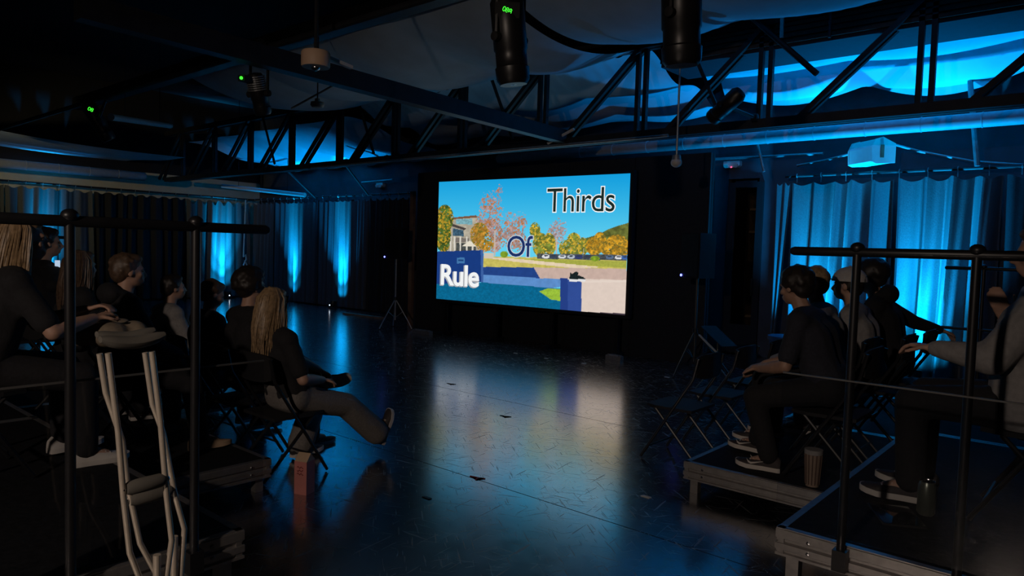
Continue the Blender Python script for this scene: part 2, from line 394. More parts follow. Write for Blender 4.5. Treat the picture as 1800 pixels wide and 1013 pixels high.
# ================================================================== CURTAINS
def rail(label, p0, p1):
    t = thing('curtain_rail', label, 'curtain rail', tuple(p0)); p0, p1 = Vector(p0), Vector(p1)
    MB().tube(p0, p1, .022, 10).build('rail_pipe', 'truss_steel', t)
    n = int((p1-p0).length/.33); d = (p1-p0).normalized()
    for k in range(n+1):
        c = p0+d*((p1-p0).length*(k+.5)/(n+1))
        MB().lathe([(.028, -.006), (.034, 0), (.028, .006)], c, d, 10).tube(c-Vector((0, 0, .03)), c-Vector((0, 0, .10)), .006, 6).build('ring', 'pale_steel', t)
RZ = 2.66
rail('curtain rail with rings along the left wall', (-18.2, 1.5, RZ), (-18.2, 10.2, RZ))
rail('curtain rail across the left part of the back wall', (-18.2, YC, RZ), (-11.6, YC, RZ))
rail('curtain rail above the right curtain', (-3.7, YC, RZ), (3.4, YC, RZ))
def curtain(label, p0, p1, folds, amp=.075, m='drape', seed=0, zb=.03, droop=.05, gather=0.):
    rnd = random.Random(seed); p0, p1 = Vector(p0), Vector(p1); d = (p1-p0); L = d.length; d.normalize(); nrm = Vector((d.y, -d.x, 0))
    n = folds*14; m_ = 26; ph = [rnd.uniform(-.5, .5) for _ in range(folds+2)]; am = [rnd.uniform(.55, 1.25) for _ in range(folds+2)]
    vs = []; fs = []
    for j in range(m_+1):
        v = j/m_
        for i in range(n+1):
            u = i/n; k = u*folds; i0 = int(k); fr = k-i0; i1 = min(i0+1, folds+1)
            p = ph[i0]*(1-fr)+ph[i1]*fr; a = am[i0]*(1-fr)+am[i1]*fr
            w = math.sin(2*math.pi*k+p*2.2) + .35*math.sin(4*math.pi*k+3*p+v*1.2) + .25*math.sin(1.3*math.pi*k+v*1.5+seed)
            z = zb+(RZ-.09-zb)*(1-v); dr = droop*(.5-.5*math.cos(2*math.pi*k))*max(0, 1-v*9)
            pos = p0+d*(L*u*(1-gather*v)+.03*math.sin(2*v+k)) + nrm*(amp*a*w*(.62+.38*v))
            vs.append((pos.x, pos.y, z-dr))
    for j in range(m_):
        for i in range(n): a = j*(n+1)+i; fs.append((a, a+1, a+n+2, a+n+1))
    o = MB().add(vs, fs).build('curtain', m, base=tuple(p0), smooth=True)
    return tag(o, label, 'curtain', 'curtains around the stage')
curtain('blue-lit curtain panel on the left wall behind the silhouetted viewer', (-18.2, 4.5, 0), (-18.2, 6.2, 0), 6, seed=1)
curtain('unlit curtain panel on the left wall nearest the frame edge', (-18.2, 2.4, 0), (-18.2, 4.45, 0), 8, seed=2)
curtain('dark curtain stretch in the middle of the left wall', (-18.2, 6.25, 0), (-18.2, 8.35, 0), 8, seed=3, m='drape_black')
curtain('blue-lit curtain panel on the left wall next to the corner', (-18.2, 8.4, 0), (-18.2, 10.1, 0), 6, seed=4, droop=.13)
curtain('curtain panel on the back wall right beside the left corner', (-18.1, YC, 0), (-17.0, YC, 0), 5, seed=5)
curtain('left one of two blue-lit curtain columns on the back wall', (-16.95, YC, 0), (-15.1, YC, 0), 9, seed=6)
curtain('right one of two blue-lit curtain columns on the back wall', (-15.05, YC, 0), (-13.1, YC, 0), 9, seed=7)
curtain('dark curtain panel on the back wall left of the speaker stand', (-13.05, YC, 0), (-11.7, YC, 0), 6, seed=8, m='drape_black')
curtain('blue-lit curtain behind the dark-haired viewer and the white cap', (-3.62, YC, 0), (-2.28, YC, 0), 5, seed=9, amp=.13)
curtain('brightest blue-lit curtain behind the right railing', (-2.26, YC, 0), (-1.12, YC, 0), 4, seed=12, amp=.14)
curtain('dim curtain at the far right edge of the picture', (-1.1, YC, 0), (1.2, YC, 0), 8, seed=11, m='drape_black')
curtain('narrow loose curtain fold at the left end of the right curtain', (-3.80, YC-.12, 0), (-3.62, YC-.05, 0), 2, seed=13, amp=.04, gather=.5)
tb = MB().path([Vector((-18.2, 10.0, RZ)), W(428, 452, X=-17.9), W(432, 448, X=-17.9), W(433, 456, X=-17.9), W(428, 466, X=-17.95), W(432, 474, X=-17.9), W(434, 466, X=-17.9), W(430, 458, X=-17.9)], .02, 8)
tag(tb.build('rope_loop', 'paper', base=tuple(W(430, 470, X=-17.9))), 'small white rope loop hanging in the curtain corner', 'rope')
# ================================================================== UPLIGHTS
CY_, BL_ = (.004, .46, 1.), (.0, .38, 1.)
def uplight(label, loc, nrm, core, mid, low, wide, cs=20, ct=.20, ms=36, mt=.36, ls=76, lt=1.0, ws=44, tilt=.2):
    """LED par on the floor, nrm = direction to the curtain"""
    loc = Vector(loc); nrm = Vector(nrm); t = thing('led_uplight', label, 'stage light', tuple(loc), 0, 'floor uplights')
    up = (Vector((0, 0, 1)) + nrm*tilt).normalized(); c = loc+Vector((0, 0, .12))
    MB().lathe([(.0, -.09), (.07, -.088), (.085, -.05), (.085, .07), (.075, .075)], c, up, 18).build('housing', 'black_metal', t, True)
    MB().lathe([(.0, .066), (.074, .068), (.074, .072), (0, .073)], c, up, 18).build('lens', 'lens', t)
    s = nrm.cross(Vector((0, 0, 1)))
    MB().beam(c+s*.1, loc+s*.1+Vector((0, 0, .0)), .008, .03).beam(c-s*.1, loc-s*.1, .008, .03).beam(loc+s*.12+Vector((0,0,.005)), loc-s*.12+Vector((0,0,.005)), .05, .01).build('yoke', 'black_metal', t)
    MB().ell(c-nrm*.088+Vector((0, 0, -.03)), (.013, .013, .013)).build('status_led', 'led_white', t)
    e = c+up*.085
    Z_ = Vector((0, 0, 1))
    for nm_, tl, pw, cl, sz in (('core', ct, core, CY_, cs), ('middle', mt, mid, CY_, ms), ('flood', lt, low, CY_, ls), ('spill', .04, wide, BL_, ws)):
        spot('uplight_'+nm_, e, e+Z_+nrm*tl, pw, cl, sz, 1., .03, t)
    return t
uplight('small floor uplight below the left lit column of the back wall', (-16.05, YC-.30, 0), (0, 1, 0), 2000, 330, 42, 420, 26, .22, 44, .38, ws=60)
uplight('small floor uplight below the right lit column of the back wall', (-14.0, YC-.30, 0), (0, 1, 0), 2000, 330, 42, 560, 26, .22, 44, .38, ws=70)
uplight('floor uplight at the foot of the lit left-wall corner curtain', (-17.80, 9.3, 0), (-1, 0, 0), 1700, 500, 60, 60, 28, .29, 50, .42, 84)
uplight('floor uplight at the foot of the left-wall curtain behind the silhouette', (-17.80, 5.25, 0), (-1, 0, 0), 1100, 300, 40, 60, 26, .29, 46, .42, 80)
uplight('floor uplight hidden behind the viewers at the brightest right curtain', (-1.85, YC-.5, 0), (0, 1, 0), 800, 460, 120, 900, 38, .26, 60, .6, 96, 1.3, 90)
uplight('floor uplight behind the dark-haired viewer at the right curtain', (-3.15, YC-.42, 0), (0, 1, 0), 1000, 330, 40, 620, 36, .25, 48, .5, 84, 1.2, 112)

# ================================================================== SCREEN with its picture
SL, SR = Vector((-9.10, 8.587, 0)), Vector((-5.41, 8.835, 0)); SZ0, SZ1 = .61, 2.645
sd = (SR-SL); SWID = sd.length; sd.normalize(); sn = Vector((sd.y, -sd.x, 0)); SH = SZ1-SZ0
scr = thing('led_screen', 'large lit screen showing a park slide that reads Rule Of Thirds', 'screen', tuple((SL+SR)/2 + Vector((0, 0, 0))))
def SP(u, v, o=0.): return SL + sd*(u*SWID) + Vector((0, 0, SZ0+v*SH)) + sn*o
b = MB().prism([(-.05, -.05), (SWID+.05, -.05), (SWID+.05, SH+.05), (-.05, SH+.05)], SL+Vector((0, 0, SZ0))-sn*.11, sd, Vector((0, 0, 1)), .105)
b.build('housing', 'black_matte', scr)
for uu in (.04, .35, .65, .96):
    p = SP(uu, 0, -.06); q0 = Vector((p.x, p.y, .02)); MB().beam((p.x, p.y, SZ0), (p.x, p.y, 0), .06, .06).beam(q0-sn*.2, q0+sn*.25, .06, .04).build('support_leg', 'black_matte', scr)
# picture painted point by point on a fine grid (crop pixel frame 1235 x 1013 of the slide)
src = [(95, 130), (1160, 90), (1131, 872), (82, 770)]; dst = [(0, 1), (1, 1), (1, 0), (0, 0)]
def homog(a, b_):
    A = []
    for (x, y), (u, v) in zip(a, b_):
        A.append([x, y, 1, 0, 0, 0, -u*x, -u*y]); A.append([0, 0, 0, x, y, 1, -v*x, -v*y])
    h = np.linalg.solve(np.array(A, float), np.array([c for p in b_ for c in p], float)); return np.append(h, 1).reshape(3, 3)
H_c2u = homog(src, dst); H_u2c = homog(dst, src)
def c2u(x, y):
    q = H_c2u @ np.array([x, y, 1.]); return q[0]/q[2], q[1]/q[2]
NU, NV = 400, 224
U, V = np.meshgrid(np.linspace(0, 1, NU+1), np.linspace(0, 1, NV+1))
q = np.einsum('ij,jkl->ikl', H_u2c, np.stack([U, V, np.ones_like(U)])); PX, PY = q[0]/q[2], q[1]/q[2]
rng = np.random.default_rng(3)
def vnoise(sx, sy, seed, octv=3):
    out = np.zeros_like(PX); amp = 1; tot = 0; r = np.random.default_rng(seed)
    for o_ in range(octv):
        g = r.random((200, 200)); x = PX/sx*(2**o_) + 7; y = PY/sy*(2**o_) + 9
        xi, yi = np.floor(x).astype(int), np.floor(y).astype(int); fx, fy = x-xi, y-yi
        fx, fy = fx*fx*(3-2*fx), fy*fy*(3-2*fy); G = lambda i, j: g[i % 200, j % 200]
        out += amp*((G(xi, yi)*(1-fx)+G(xi+1, yi)*fx)*(1-fy) + (G(xi, yi+1)*(1-fx)+G(xi+1, yi+1)*fx)*fy); tot += amp; amp *= .6
    return out/tot
IMG = np.zeros(PX.shape+(3,))
def inside(poly):
    m = np.zeros(PX.shape, bool); n = len(poly)
    for i in range(n):
        (x0, y0), (x1, y1) = poly[i], poly[(i+1) % n]
        c = ((y0 > PY) != (y1 > PY)); m ^= c & (PX < (x1-x0)*(PY-y0)/((y1-y0) if y1 != y0 else 1e-9)+x0)
    return m
def paint(m, col, var=0., noise=None):
    c = np.array(col, float)
    IMG[m] = c*(1 + (var*(noise[m]-.5)*2)[:, None] if noise is not None else np.ones((m.sum(), 1)))
nf, nm, nc = vnoise(7, 7, 1), vnoise(16, 16, 2), vnoise(45, 45, 4)
t = np.clip((PY-90)/380, 0, 1)[..., None]; IMG[:] = np.array((16, 156, 220))*(1-t)+np.array((98, 208, 240))*t
paint(inside([(880, 452), (930, 440), (985, 424), (1040, 396), (1100, 376), (1152, 362), (1145, 500), (880, 500)]), (98, 104, 48), .35, nm)
def blob(cx, cy, rx, ry, col, dens=.5, var=.5, n1=nf, col2=None):
    r = ((PX-cx)/rx)**2+((PY-cy)/ry)**2; m = (r < 1) & (n1*.7+nc*.3 > (1-dens)*.85*(.55+.45*r)+.06)
    paint(m, col, var, nm)
    if col2 is not None: paint(m & (vnoise(9, 9, int(cx)) > .54), col2, var, nf)
# building
paint(inside([(150, 365), (175, 325), (300, 316), (345, 385), (345, 525), (120, 525)]), (176, 168, 150), .15, nm)
paint(inside([(172, 326), (300, 314), (312, 326), (172, 336)]), (120, 84, 60))
paint(inside([(190, 335), (280, 332), (280, 366), (190, 362)]), (120, 170, 180), .2, nf)
paint(inside([(165, 358), (248, 386), (236, 396), (160, 372)]), (70, 62, 60))
paint(inside([(172, 385), (232, 396), (232, 430), (172, 425)]), (60, 90, 110), .4, nf)
paint(inside([(190, 436), (262, 440), (262, 462), (180, 462)]), (120, 112, 105))
paint(inside([(190, 466), (300, 470), (300, 512), (190, 512)]), (72, 76, 74), .4, nf)
for xx in (160, 182, 214, 250, 282): paint((abs(PX-xx) < 4) & (PY > 430) & (PY < 512), (215, 210, 198))
paint(inside([(222, 484), (262, 456), (312, 462), (300, 474), (300, 486)]), (226, 218, 200))
# trees
for cx, cy, rx, ry in ((128, 330, 48, 75), (118, 420, 45, 80), (120, 470, 36, 45)): blob(cx, cy, rx, ry, (72, 98, 40), .62, .5, nf, (172, 140, 40))
for cx, cy, rx, ry, dn in ((385, 290, 74, 125, .24), (370, 380, 76, 115, .36), (428, 180, 24, 46, .20), (405, 440, 60, 80, .5), (500, 395, 62, 115, .26), (548, 365, 40, 75, .34), (520, 455, 62, 60, .45)):
    blob(cx, cy, rx, ry, (168, 142, 140), dn, .3, nf, (170, 112, 72))
for cx, cy, rx, ry in ((320, 420, 52, 66), (350, 470, 50, 45)): blob(cx, cy, rx, ry, (182, 132, 48), .6, .4, nf, (120, 110, 44))
for cx, cy, rx, ry, dn in ((752, 390, 62, 64, .24), (750, 440, 52, 40, .34)): blob(cx, cy, rx, ry, (168, 160, 168), dn, .25, nf, (150, 120, 110))
for cx, cy, rx, ry in ((628, 400, 30, 44), (660, 480, 46, 66), (705, 480, 40, 66), (845, 480, 46, 66), (800, 500, 40, 46), (890, 490, 40, 50)): blob(cx, cy, rx, ry, (112, 124, 50), .62, .45, nf, (196, 164, 54))
for cx, cy, rx, ry in ((960, 490, 50, 50), (990, 460, 36, 48), (1085, 485, 66, 58), (1040, 500, 50, 44), (1125, 500, 30, 46)): blob(cx, cy, rx, ry, (196, 146, 40), .66, .4, nf, (120, 104, 40))
for xx, y0, y1, w in ((405, 400, 540, 4), (748, 440, 556, 4), (900, 500, 545, 2)): paint((abs(PX-xx) < w) & (PY > y0) & (PY < y1), (196, 178, 164))
# lawn, path, cars
paint(inside([(340, 540), (1142, 560), (1138, 625), (340, 604)]), (196, 184, 92), .12, nm)
paint(inside([(560, 556), (1142, 574), (1140, 612), (800, 588)]), (164, 168, 70), .1, nf)
paint(inside([(340, 548), (470, 550), (1000, 606), (860, 612), (520, 572)]), (226, 206, 176), .06, nm)
paint(inside([(345, 522), (398, 524), (398, 552), (345, 552)]), (206, 196, 180))
paint(inside([(640, 528), (1142, 540), (1142, 572), (640, 556)]), (74, 80, 84), .5, nf)
for k, xx in enumerate((690, 730, 780, 830, 872, 920, 1045, 1095, 1132)):
    yy = 544+(xx-690)*.022; r = ((PX-xx)/22)**2+((PY-yy)/11)**2
    paint(r < 1, ((226, 226, 228), (60, 70, 90), (210, 214, 220), (180, 190, 200), (50, 60, 110), (60, 64, 76), (90, 110, 140), (222, 222, 224), (60, 100, 170))[k])
    paint((((PX-xx)/13)**2+((PY-yy+4)/4)**2) < 1, (50, 60, 72))
for cx, cy, rx, ry in ((457, 530, 22, 18), (963, 558, 26, 15)): blob(cx, cy, rx, ry, (120, 150, 40), 1, .3)
# walls, walk, ground
paint(inside([(340, 598), (622, 604), (658, 666), (340, 642)]), (34, 66, 132), .06, nm)
paint(inside([(622, 604), (1140, 616), (1140, 692), (658, 666)]), (198, 172, 160), .05, nm)
paint(inside([(340, 640), (660, 664), (1140, 690), (1140, 700), (772, 690), (772, 712), (700, 722), (340, 694)]), (92, 140, 200), .06, nm)
paint(inside([(80, 676), (340, 684), (705, 716), (772, 722), (772, 860), (80, 800)]), (8, 100, 140), .16, nf)
paint(inside([(652, 736), (700, 720), (772, 724), (772, 790), (716, 780)]), (150, 186, 58), .15, nf)
paint(inside([(80, 512), (342, 506), (342, 682), (80, 690)]), (24, 58, 126), .03, nm)
paint(inside([(327, 507), (342, 506), (342, 682), (330, 684)]), (60, 96, 160))
paint(inside([(196, 546), (238, 546), (238, 578), (196, 578)]), (66, 118, 170))
paint(inside([(203, 556), (231, 556), (231, 565), (203, 565)]), (30, 66, 120))
paint(inside([(770, 664), (1142, 678), (1145, 900), (770, 850)]), (220, 202, 190), .025, nm)
paint(inside([(770, 664), (888, 686), (888, 870), (770, 850)]), (48, 76, 148), .03, nm)
paint(inside([(770, 664), (812, 664), (812, 860), (770, 850)]), (36, 62, 132))
paint(inside([(888, 680), (1142, 678), (1142, 690), (888, 690)]), (226, 210, 198))
paint(inside([(886, 850), (1136, 862), (1136, 880), (886, 850)]), (60, 50, 60))
# the trainer on the block
paint(inside([(820, 668), (826, 632), (836, 642), (856, 628), (872, 634), (868, 648), (900, 660), (912, 672), (905, 680), (820, 678)]), (24, 34, 36), .3, nf)
paint(inside([(818, 670), (912, 672), (908, 684), (822, 684)]), (226, 226, 226))
lin = np.where(IMG/255 <= .04045, IMG/255/12.92, ((np.clip(IMG, 0, 255)/255+.055)/1.055)**2.4)
me = bpy.data.meshes.new('picture'); base = Vector(scr.location)
pts = [tuple(SP(u, v, .002)-base) for u, v in zip(U.ravel(), V.ravel())]
idx = np.arange((NU+1)*(NV+1)).reshape(NV+1, NU+1)
fs = np.stack([idx[:-1, :-1], idx[:-1, 1:], idx[1:, 1:], idx[1:, :-1]], -1).reshape(-1, 4)
me.from_pydata(pts, [], fs.tolist()); at = me.color_attributes.new('slide', 'FLOAT_COLOR', 'POINT')
at.data.foreach_set('color', np.concatenate([lin.reshape(-1, 3), np.ones(((NU+1)*(NV+1), 1))], 1).astype(np.float32).ravel())
pm = bpy.data.materials.new('slide_picture'); pm.use_nodes = True; nt = pm.node_tree; bs = nt.nodes['Principled BSDF']
ca = nt.nodes.new('ShaderNodeVertexColor'); ca.layer_name = 'slide'; bs.inputs['Base Color'].default_value = (.01, .01, .01, 1)
nt.links.new(ca.outputs['Color'], bs.inputs['Emission Color']); bs.inputs['Emission Strength'].default_value = 1.0; bs.inputs['Roughness'].default_value = .5
po = bpy.data.objects.new('picture', me); COL.objects.link(po); me.materials.append(pm); po.parent = scr
mat('ink_black', (0, 0, 0), emit=(.010, .022, .018), estr=1); mat('ink_navy', (0, 0, 0), emit=(.012, .03, .13), estr=1)
mat('ink_white', (0, 0, 0), emit=(.88, .90, .90), estr=1); mat('ink_grey', (0, 0, 0), emit=(.40, .41, .43), estr=1); mat('ink_glow', (0, 0, 0), emit=(.55, .62, .66), estr=1)
def text_mesh(txt, offset=0.):
    cu = bpy.data.curves.new('t', 'FONT'); cu.body = txt; cu.size = 1; cu.offset = offset; cu.resolution_u = 4; cu.space_character = .94
    o = bpy.data.objects.new('t', cu); COL.objects.link(o); dg = bpy.context.evaluated_depsgraph_get()
    m = bpy.data.meshes.new_from_object(o.evaluated_get(dg)); bpy.data.objects.remove(o); bpy.data.curves.remove(cu); return m
def lettering(txt, m, u0, u1, v0, v1, out, offset=0., name='lettering', du=0, dv=0):
    """fit the plain text's box to u0..u1, v0..v1 of the slide; offset grows the strokes"""
    ref = text_mesh(txt); xs = [v.co.x for v in ref.vertices]; ys_ = [v.co.y for v in ref.vertices]
    x0, x1, y0, y1 = min(xs), max(xs), min(ys_), max(ys_); bpy.data.meshes.remove(ref)
    tm = text_mesh(txt, offset)
    for v in tm.vertices:
        v.co = SP(u0+(v.co.x-x0)/(x1-x0)*(u1-u0)+du, v0+(v.co.y-y0)/(y1-y0)*(v1-v0)+dv, out)-base
    tm.materials.clear(); tm.materials.append(MATS[m]); o = bpy.data.objects.new(name, tm); COL.objects.link(o); o.parent = scr; return o
def tbox(xa, ya, xb, yb):
    u0, v1 = c2u(xa, ya); u1, v0 = c2u(xb, yb); return u0, u1, v0, v1
u0, u1, v0, v1 = tbox(698, 172, 1072, 300)
lettering('Thirds', 'ink_white', u0, u1, v0, v1, .004, .030, 'outline'); lettering('Thirds', 'ink_black', u0, u1, v0, v1, .006)
u0, u1, v0, v1 = tbox(478, 428, 614, 548)
lettering('Of', 'ink_glow', u0, u1, v0, v1, .004, .035, 'glow_outline'); lettering('Of', 'ink_navy', u0, u1, v0, v1, .006, .004)
u0, u1, v0, v1 = tbox(113, 584, 316, 708)
lettering('Rule', 'ink_grey', u0, u1, v0, v1, .004, .034, 'shadow', -.006, -.006); lettering('Rule', 'ink_white', u0, u1, v0, v1, .006, .022)
for px, py, lab in ((742, 584, 'left'), (1080, 629, 'right')):
    p = W(px, py, Z=.03); f = thing('floor_bracket', 'low pale floor bracket at the %s foot of the screen wall' % lab, 'bracket', (p.x, p.y, 0), RAD(4))
    L = .42 if lab == 'left' else .24
    MB().box((0, 0, .03), (L, .09, .06)).build('body', 'aluminium', f, world=False); MB().box((0, 0, .066), (L*.9, .03, .012)).build('ridge', 'pale_steel', f, world=False)
    for s in (-.35, .35): MB().lathe([(0, 0), (.012, 0), (.012, .01), (0, .012)], (s*L, -.03, .06)).build('bolt', 'chrome', f, world=False)

# ================================================================== WALL AND CEILING FITTINGS
def emergency_light(label, px, py, Y, w=.24, red=False):
    c = W(px, py, Y=Y); t = thing('emergency_light', label, 'emergency light', (c.x, YB, c.z)); y = YB-.001
    MB().prism([(-w/2, .05), (-w/2, -.02), (-w*.36, -.05), (w*.36, -.05), (w/2, -.02), (w/2, .05)], (c.x, y, c.z), (1, 0, 0), (0, 0, 1), .09).build('housing', 'white_plastic', t)
    for s in (-1, 1): MB().lathe([(0, -.02), (.03, -.015), (.036, .02), (0, .022)], (c.x+s*w*.3, y-.10, c.z-.02), (0, -1, -.2), 14).build('lamp_head', 'white_plastic', t, True)
    if red: MB().ell((c.x, y-.095, c.z-.045), (.012, .008, .012)).build('status_led', 'led_red', t)
emergency_light('small white emergency light with red indicator above the narrow door glass', 1290, 290, YB, .26, True)
emergency_light('small white emergency light over the left back curtain', 672, 326, YB, .24)
# white wall speaker / heater
c = W(1532, 270, Y=9.95); t = thing('wall_unit', 'white boxy unit with a curved hood hung below the duct', 'wall unit', (c.x, c.y, c.z), RAD(-38))
prof = [(-.16, -.13), (.10, -.15), (.16, -.13), (.17, .04), (.12, .14), (.02, .17), (-.16, .10)]
MB().prism(prof, (-.21, 0, 0), (0, -1, 0), (0, 0, 1), -.42).build('housing', 'white_plastic', t, world=False)
MB().prism([(x*1.04, y*1.05) for x, y in prof], (.21, 0, 0), (0, -1, 0), (0, 0, 1), -.018).build('end_cap', 'white_plastic', t, world=False)
MB().prism([(x*1.04, y*1.05) for x, y in prof], (-.21, 0, 0), (0, -1, 0), (0, 0, 1), .018).build('end_cap', 'white_plastic', t, world=False)
MB().box((.235, -.03, -.0), (.012, .045, .16)).build('handle_slot', 'wood', t, world=False)
MB().box((-.0, .2, 0), (.10, .24, .05)).build('wall_arm', 'truss_steel', t, world=False)
# pendant sensor globe
p0 = W(1192, 178, Y=7.2); p1 = W(1189, 284, Y=7.2); t = thing('pendant_sensor', 'small white domed sensor hanging on a rod right of the screen', 'sensor', tuple(p1))
MB().tube((p0.x, p0.y, 5.2), p1+Vector((0, 0, .05)), .012, 8).build('rod', 'pale_steel', t)
MB().lathe([(0, .075), (.045, .07), (.052, .02), (.052, -.005)], p1, (0, 0, 1), 18).build('collar', 'pale_steel', t, True)
MB().ell(p1-Vector((0, 0, .012)), (.062, .062, .055)).build('dome', 'white_plastic', t, True)
# drum shaped camera housing
c = W(555, 106, D=5.3); t = thing('ceiling_camera', 'beige drum shaped ceiling camera with a small glass dome', 'camera', tuple(c))
MB().lathe([(0, .068), (.098, .064), (.106, .052), (.105, -.042), (.100, -.052), (0, -.054)], c, (0, 0, 1), 32).build('drum', 'beige_plastic', t, True)
MB().ell(c-Vector((0, 0, .052)), (.034, .034, .028)).build('dome', 'chrome', t, True)
MB().beam(c+Vector((0, .05, .05)), c+Vector((-.05, .36, .03)), .035, .026).build('mounting_arm', 'white_plastic', t)
MB().tube(c+Vector((0, 0, .08)), (c.x, c.y, 5.2), .015, 8).build('stem', 'truss_steel', t)
c = W(558, 183, D=8.2); t = thing('ceiling_sprinkler', 'small pendant sensor with a crossbar under the drum camera', 'sensor', tuple(c))
MB().lathe([(0, .07), (.03, .06), (.03, .03), (.075, .02), (.08, -.01), (.06, -.04), (0, -.05)], c, (0, 0, 1), 18).build('body', 'beige_plastic', t, True)
MB().tube(c+Vector((0, 0, .06)), (c.x, c.y, 5.2), .008, 6).build('stem', 'truss_steel', t)
MB().tube(W(512, 191, D=8.2), W(590, 148, D=8.2), .012, 6).build('crossbar', 'pale_steel', t)
# stage lights
def stage_light(label, c, axis, L, r, face=None, fins=False, hang=3.22, digits=None, mbody='black_metal', pipe_y=None):
    c = Vector(c); a, b_, d = frame_from(axis); t = thing('stage_light', label, 'stage light', tuple(c), 0, 'stage lights on the pipes')
    MB().lathe([(0, -L/2), (r*.75, -L/2+.01), (r, -L*.38), (r, L*.12), (r*.93, L*.14), (r*.93, L*.3), (r*1.02, L*.32), (r*.98, L*.45), (r*.8, L/2), (r*.7, L/2)], c, d, 26).build('housing', mbody, t, True)
    MB().lathe([(0, L*.44), (r*.70, L*.45), (r*.55, L*.49), (0, L*.505)], c, d, 20).build('lens', 'lens', t, True)
    py = pipe_y if pipe_y is not None else c.y
    top = Vector((c.x, py, hang))
    for s in (-1, 1):
        MB().lathe([(0, 0), (.028, .002), (.028, .04), (.012, .045), (0, .045)], c+a*s*r, a*s, 12).build('knob', 'black_matte', t, True)
        MB().path([c+a*s*(r+.02), c+a*s*(r+.02)+(top-c)*.75, top-(top-c).normalized()*.04], .014, 6).build('yoke', 'black_metal', t)
    MB().lathe([(.0, -.03), (.045, -.03), (.045, .03), (0, .03)], top, (1, 0, 0), 12).build('clamp', 'black_metal', t, True)
    if fins:
        for k in range(7): MB().lathe([(r*.6, -.004), (r*1.12, -.004), (r*1.12, .004), (r*.6, .004)], c-d*(L*.40-k*L*.05), d, 20).build('cooling_fin', 'pale_steel', t)
    if digits:
        f = Vector(face).normalized(); rgt = Vector((0, 0, 1)).cross(f).normalized(); up = f.cross(rgt); o = c-d*(L*.30)+f*(r*1.01)
        MB().prism([(-.075, -.045), (.075, -.045), (.075, .045), (-.075, .045)], o-f*.012, rgt, up, .012).build('display_panel', 'black_matte', t)
        tm = text_mesh(digits); xs = [v.co.x for v in tm.vertices]; w = max(xs)-min(xs); sc = .058/w
        tilt = -.33
        for v in tm.vertices:
            x, y = (v.co.x-min(xs)-w/2)*sc, (v.co.y-.35)*sc; x, y = x*math.cos(tilt)-y*math.sin(tilt), x*math.sin(tilt)+y*math.cos(tilt)
            v.co = o+f*.004+rgt*x+up*y-c
        tm.materials.clear(); tm.materials.append(MATS['led_green']); g = bpy.data.objects.new('display_digits', tm); COL.objects.link(g); g.parent = t
    return t
def to_cam(c): return (CAM_LOC-Vector(c))
c = W(896, 68, D=4.4); stage_light('large black stage light with green digits hanging above the screen', c, (.05, .12, -1), .56, .105, to_cam(c), digits='088')
c = W(1198, 28, D=4.1); stage_light('large black stage light cut by the top edge right of centre', c, (.0, .1, -1), .56, .115)
c = W(455, 165, D=6.2); stage_light('stage light with pale cooling fins left of the drum camera', c, (-.12, .35, -1), .36, .075, fins=True)
c2 = W(424, 137, D=6.0); fl_ = bpy.data.objects['stage_light.002']
MB().beam(c+Vector((0, 0, .10)), c2, .07, .05).build('driver_box', 'black_matte', fl_)
MB().ell(c2+to_cam(c2).normalized()*.03, (.014, .014, .014)).build('indicator', 'led_green', fl_)
c = W(172, 213, D=8.6); stage_light('far stage light pointing down at the left under the ceiling', c, (.15, .55, -1), .50, .085, to_cam(c), pipe_y=3.4, digits='08')
c = W(1276, 186, Y=6.95); stage_light('black stage light tilted against the blue ceiling fabric', c, (-.7, .1, -.5), .42, .085, hang=TZ0+.06, pipe_y=TY-.1)
# speakers on tripod stands
def tripod(label, base, h, legs=.34, m='pale_steel', rz=0.):
    t = thing('speaker_stand', label, 'stand', base, rz)
    MB().tube((0, 0, .16), (0, 0, h), .016, 10).build('pole', m, t, world=False); MB().lathe([(.016, 0), (.032, .005), (.032, .06), (.016, .065)], (0, 0, .52)).build('collar', 'black_metal', t, world=False)
    for k in range(3):
        a = RAD(120*k+25); e = Vector((math.cos(a)*legs, math.sin(a)*legs, .01))
        g = MB().path([(0, 0, .55), e*.75+Vector((0, 0, .15)), e], .011, 8).build('leg', m, t, world=False)
        sub(g, MB().tube(e*.42+Vector((0, 0, .31)), (0, 0, .2), .007, 6).build('brace', m, t, world=False)); sub(g, MB().ell(e, (.016, .016, .012)).build('foot', 'black_matte', t, world=False))
    return t
def speaker(label, loc, rz, led):
    t = thing('loudspeaker', label, 'speaker', loc, rz)
    MB().prism([(-.17, -.14), (.17, -.14), (.13, .16), (-.13, .16)], (0, 0, 0), (1, 0, 0), (0, 1, 0), .56).build('cabinet', 'black_matte', t, world=False)
    MB().box((0, -.145, .28), (.30, .012, .52)).build('grille', 'black_metal', t, world=False)
    MB().ell(led, (.016, .012, .016)).build('power_led', 'led_blue', t, world=False)
    return t
p = W(694, 578, Z=0); tripod('silver tripod stand left of the screen wall', (p.x, p.y, 0), 1.30)
speaker('black loudspeaker on the tripod stand left of the screen', (p.x, p.y, 1.28), RAD(15), (-.15, -.155, .03))
p2 = Vector((-4.05, 8.3, 0)); tripod('dark tripod stand right of the screen wall', tuple(p2), 1.25, .45, 'black_metal')
speaker('black loudspeaker on the dark tripod right of the screen', (p2.x, p2.y, 1.22), RAD(-20), (-.13, -.155, .03))
c1, c2 = W(1229, 589, Y=7.6), W(1266, 626, Y=7.45)
t = thing('music_stand', 'black music stand with a bright blue-white lit edge right of the screen', 'music stand', (c2.x, c2.y, 0))
MB().beam(c1, c2, .02, .014).build('desk_lip', 'paper', t); MB().beam(c1+Vector((.05, .12, .1)), c2+Vector((.05, .12, .1)), .22, .006).build('desk', 'black_matte', t)
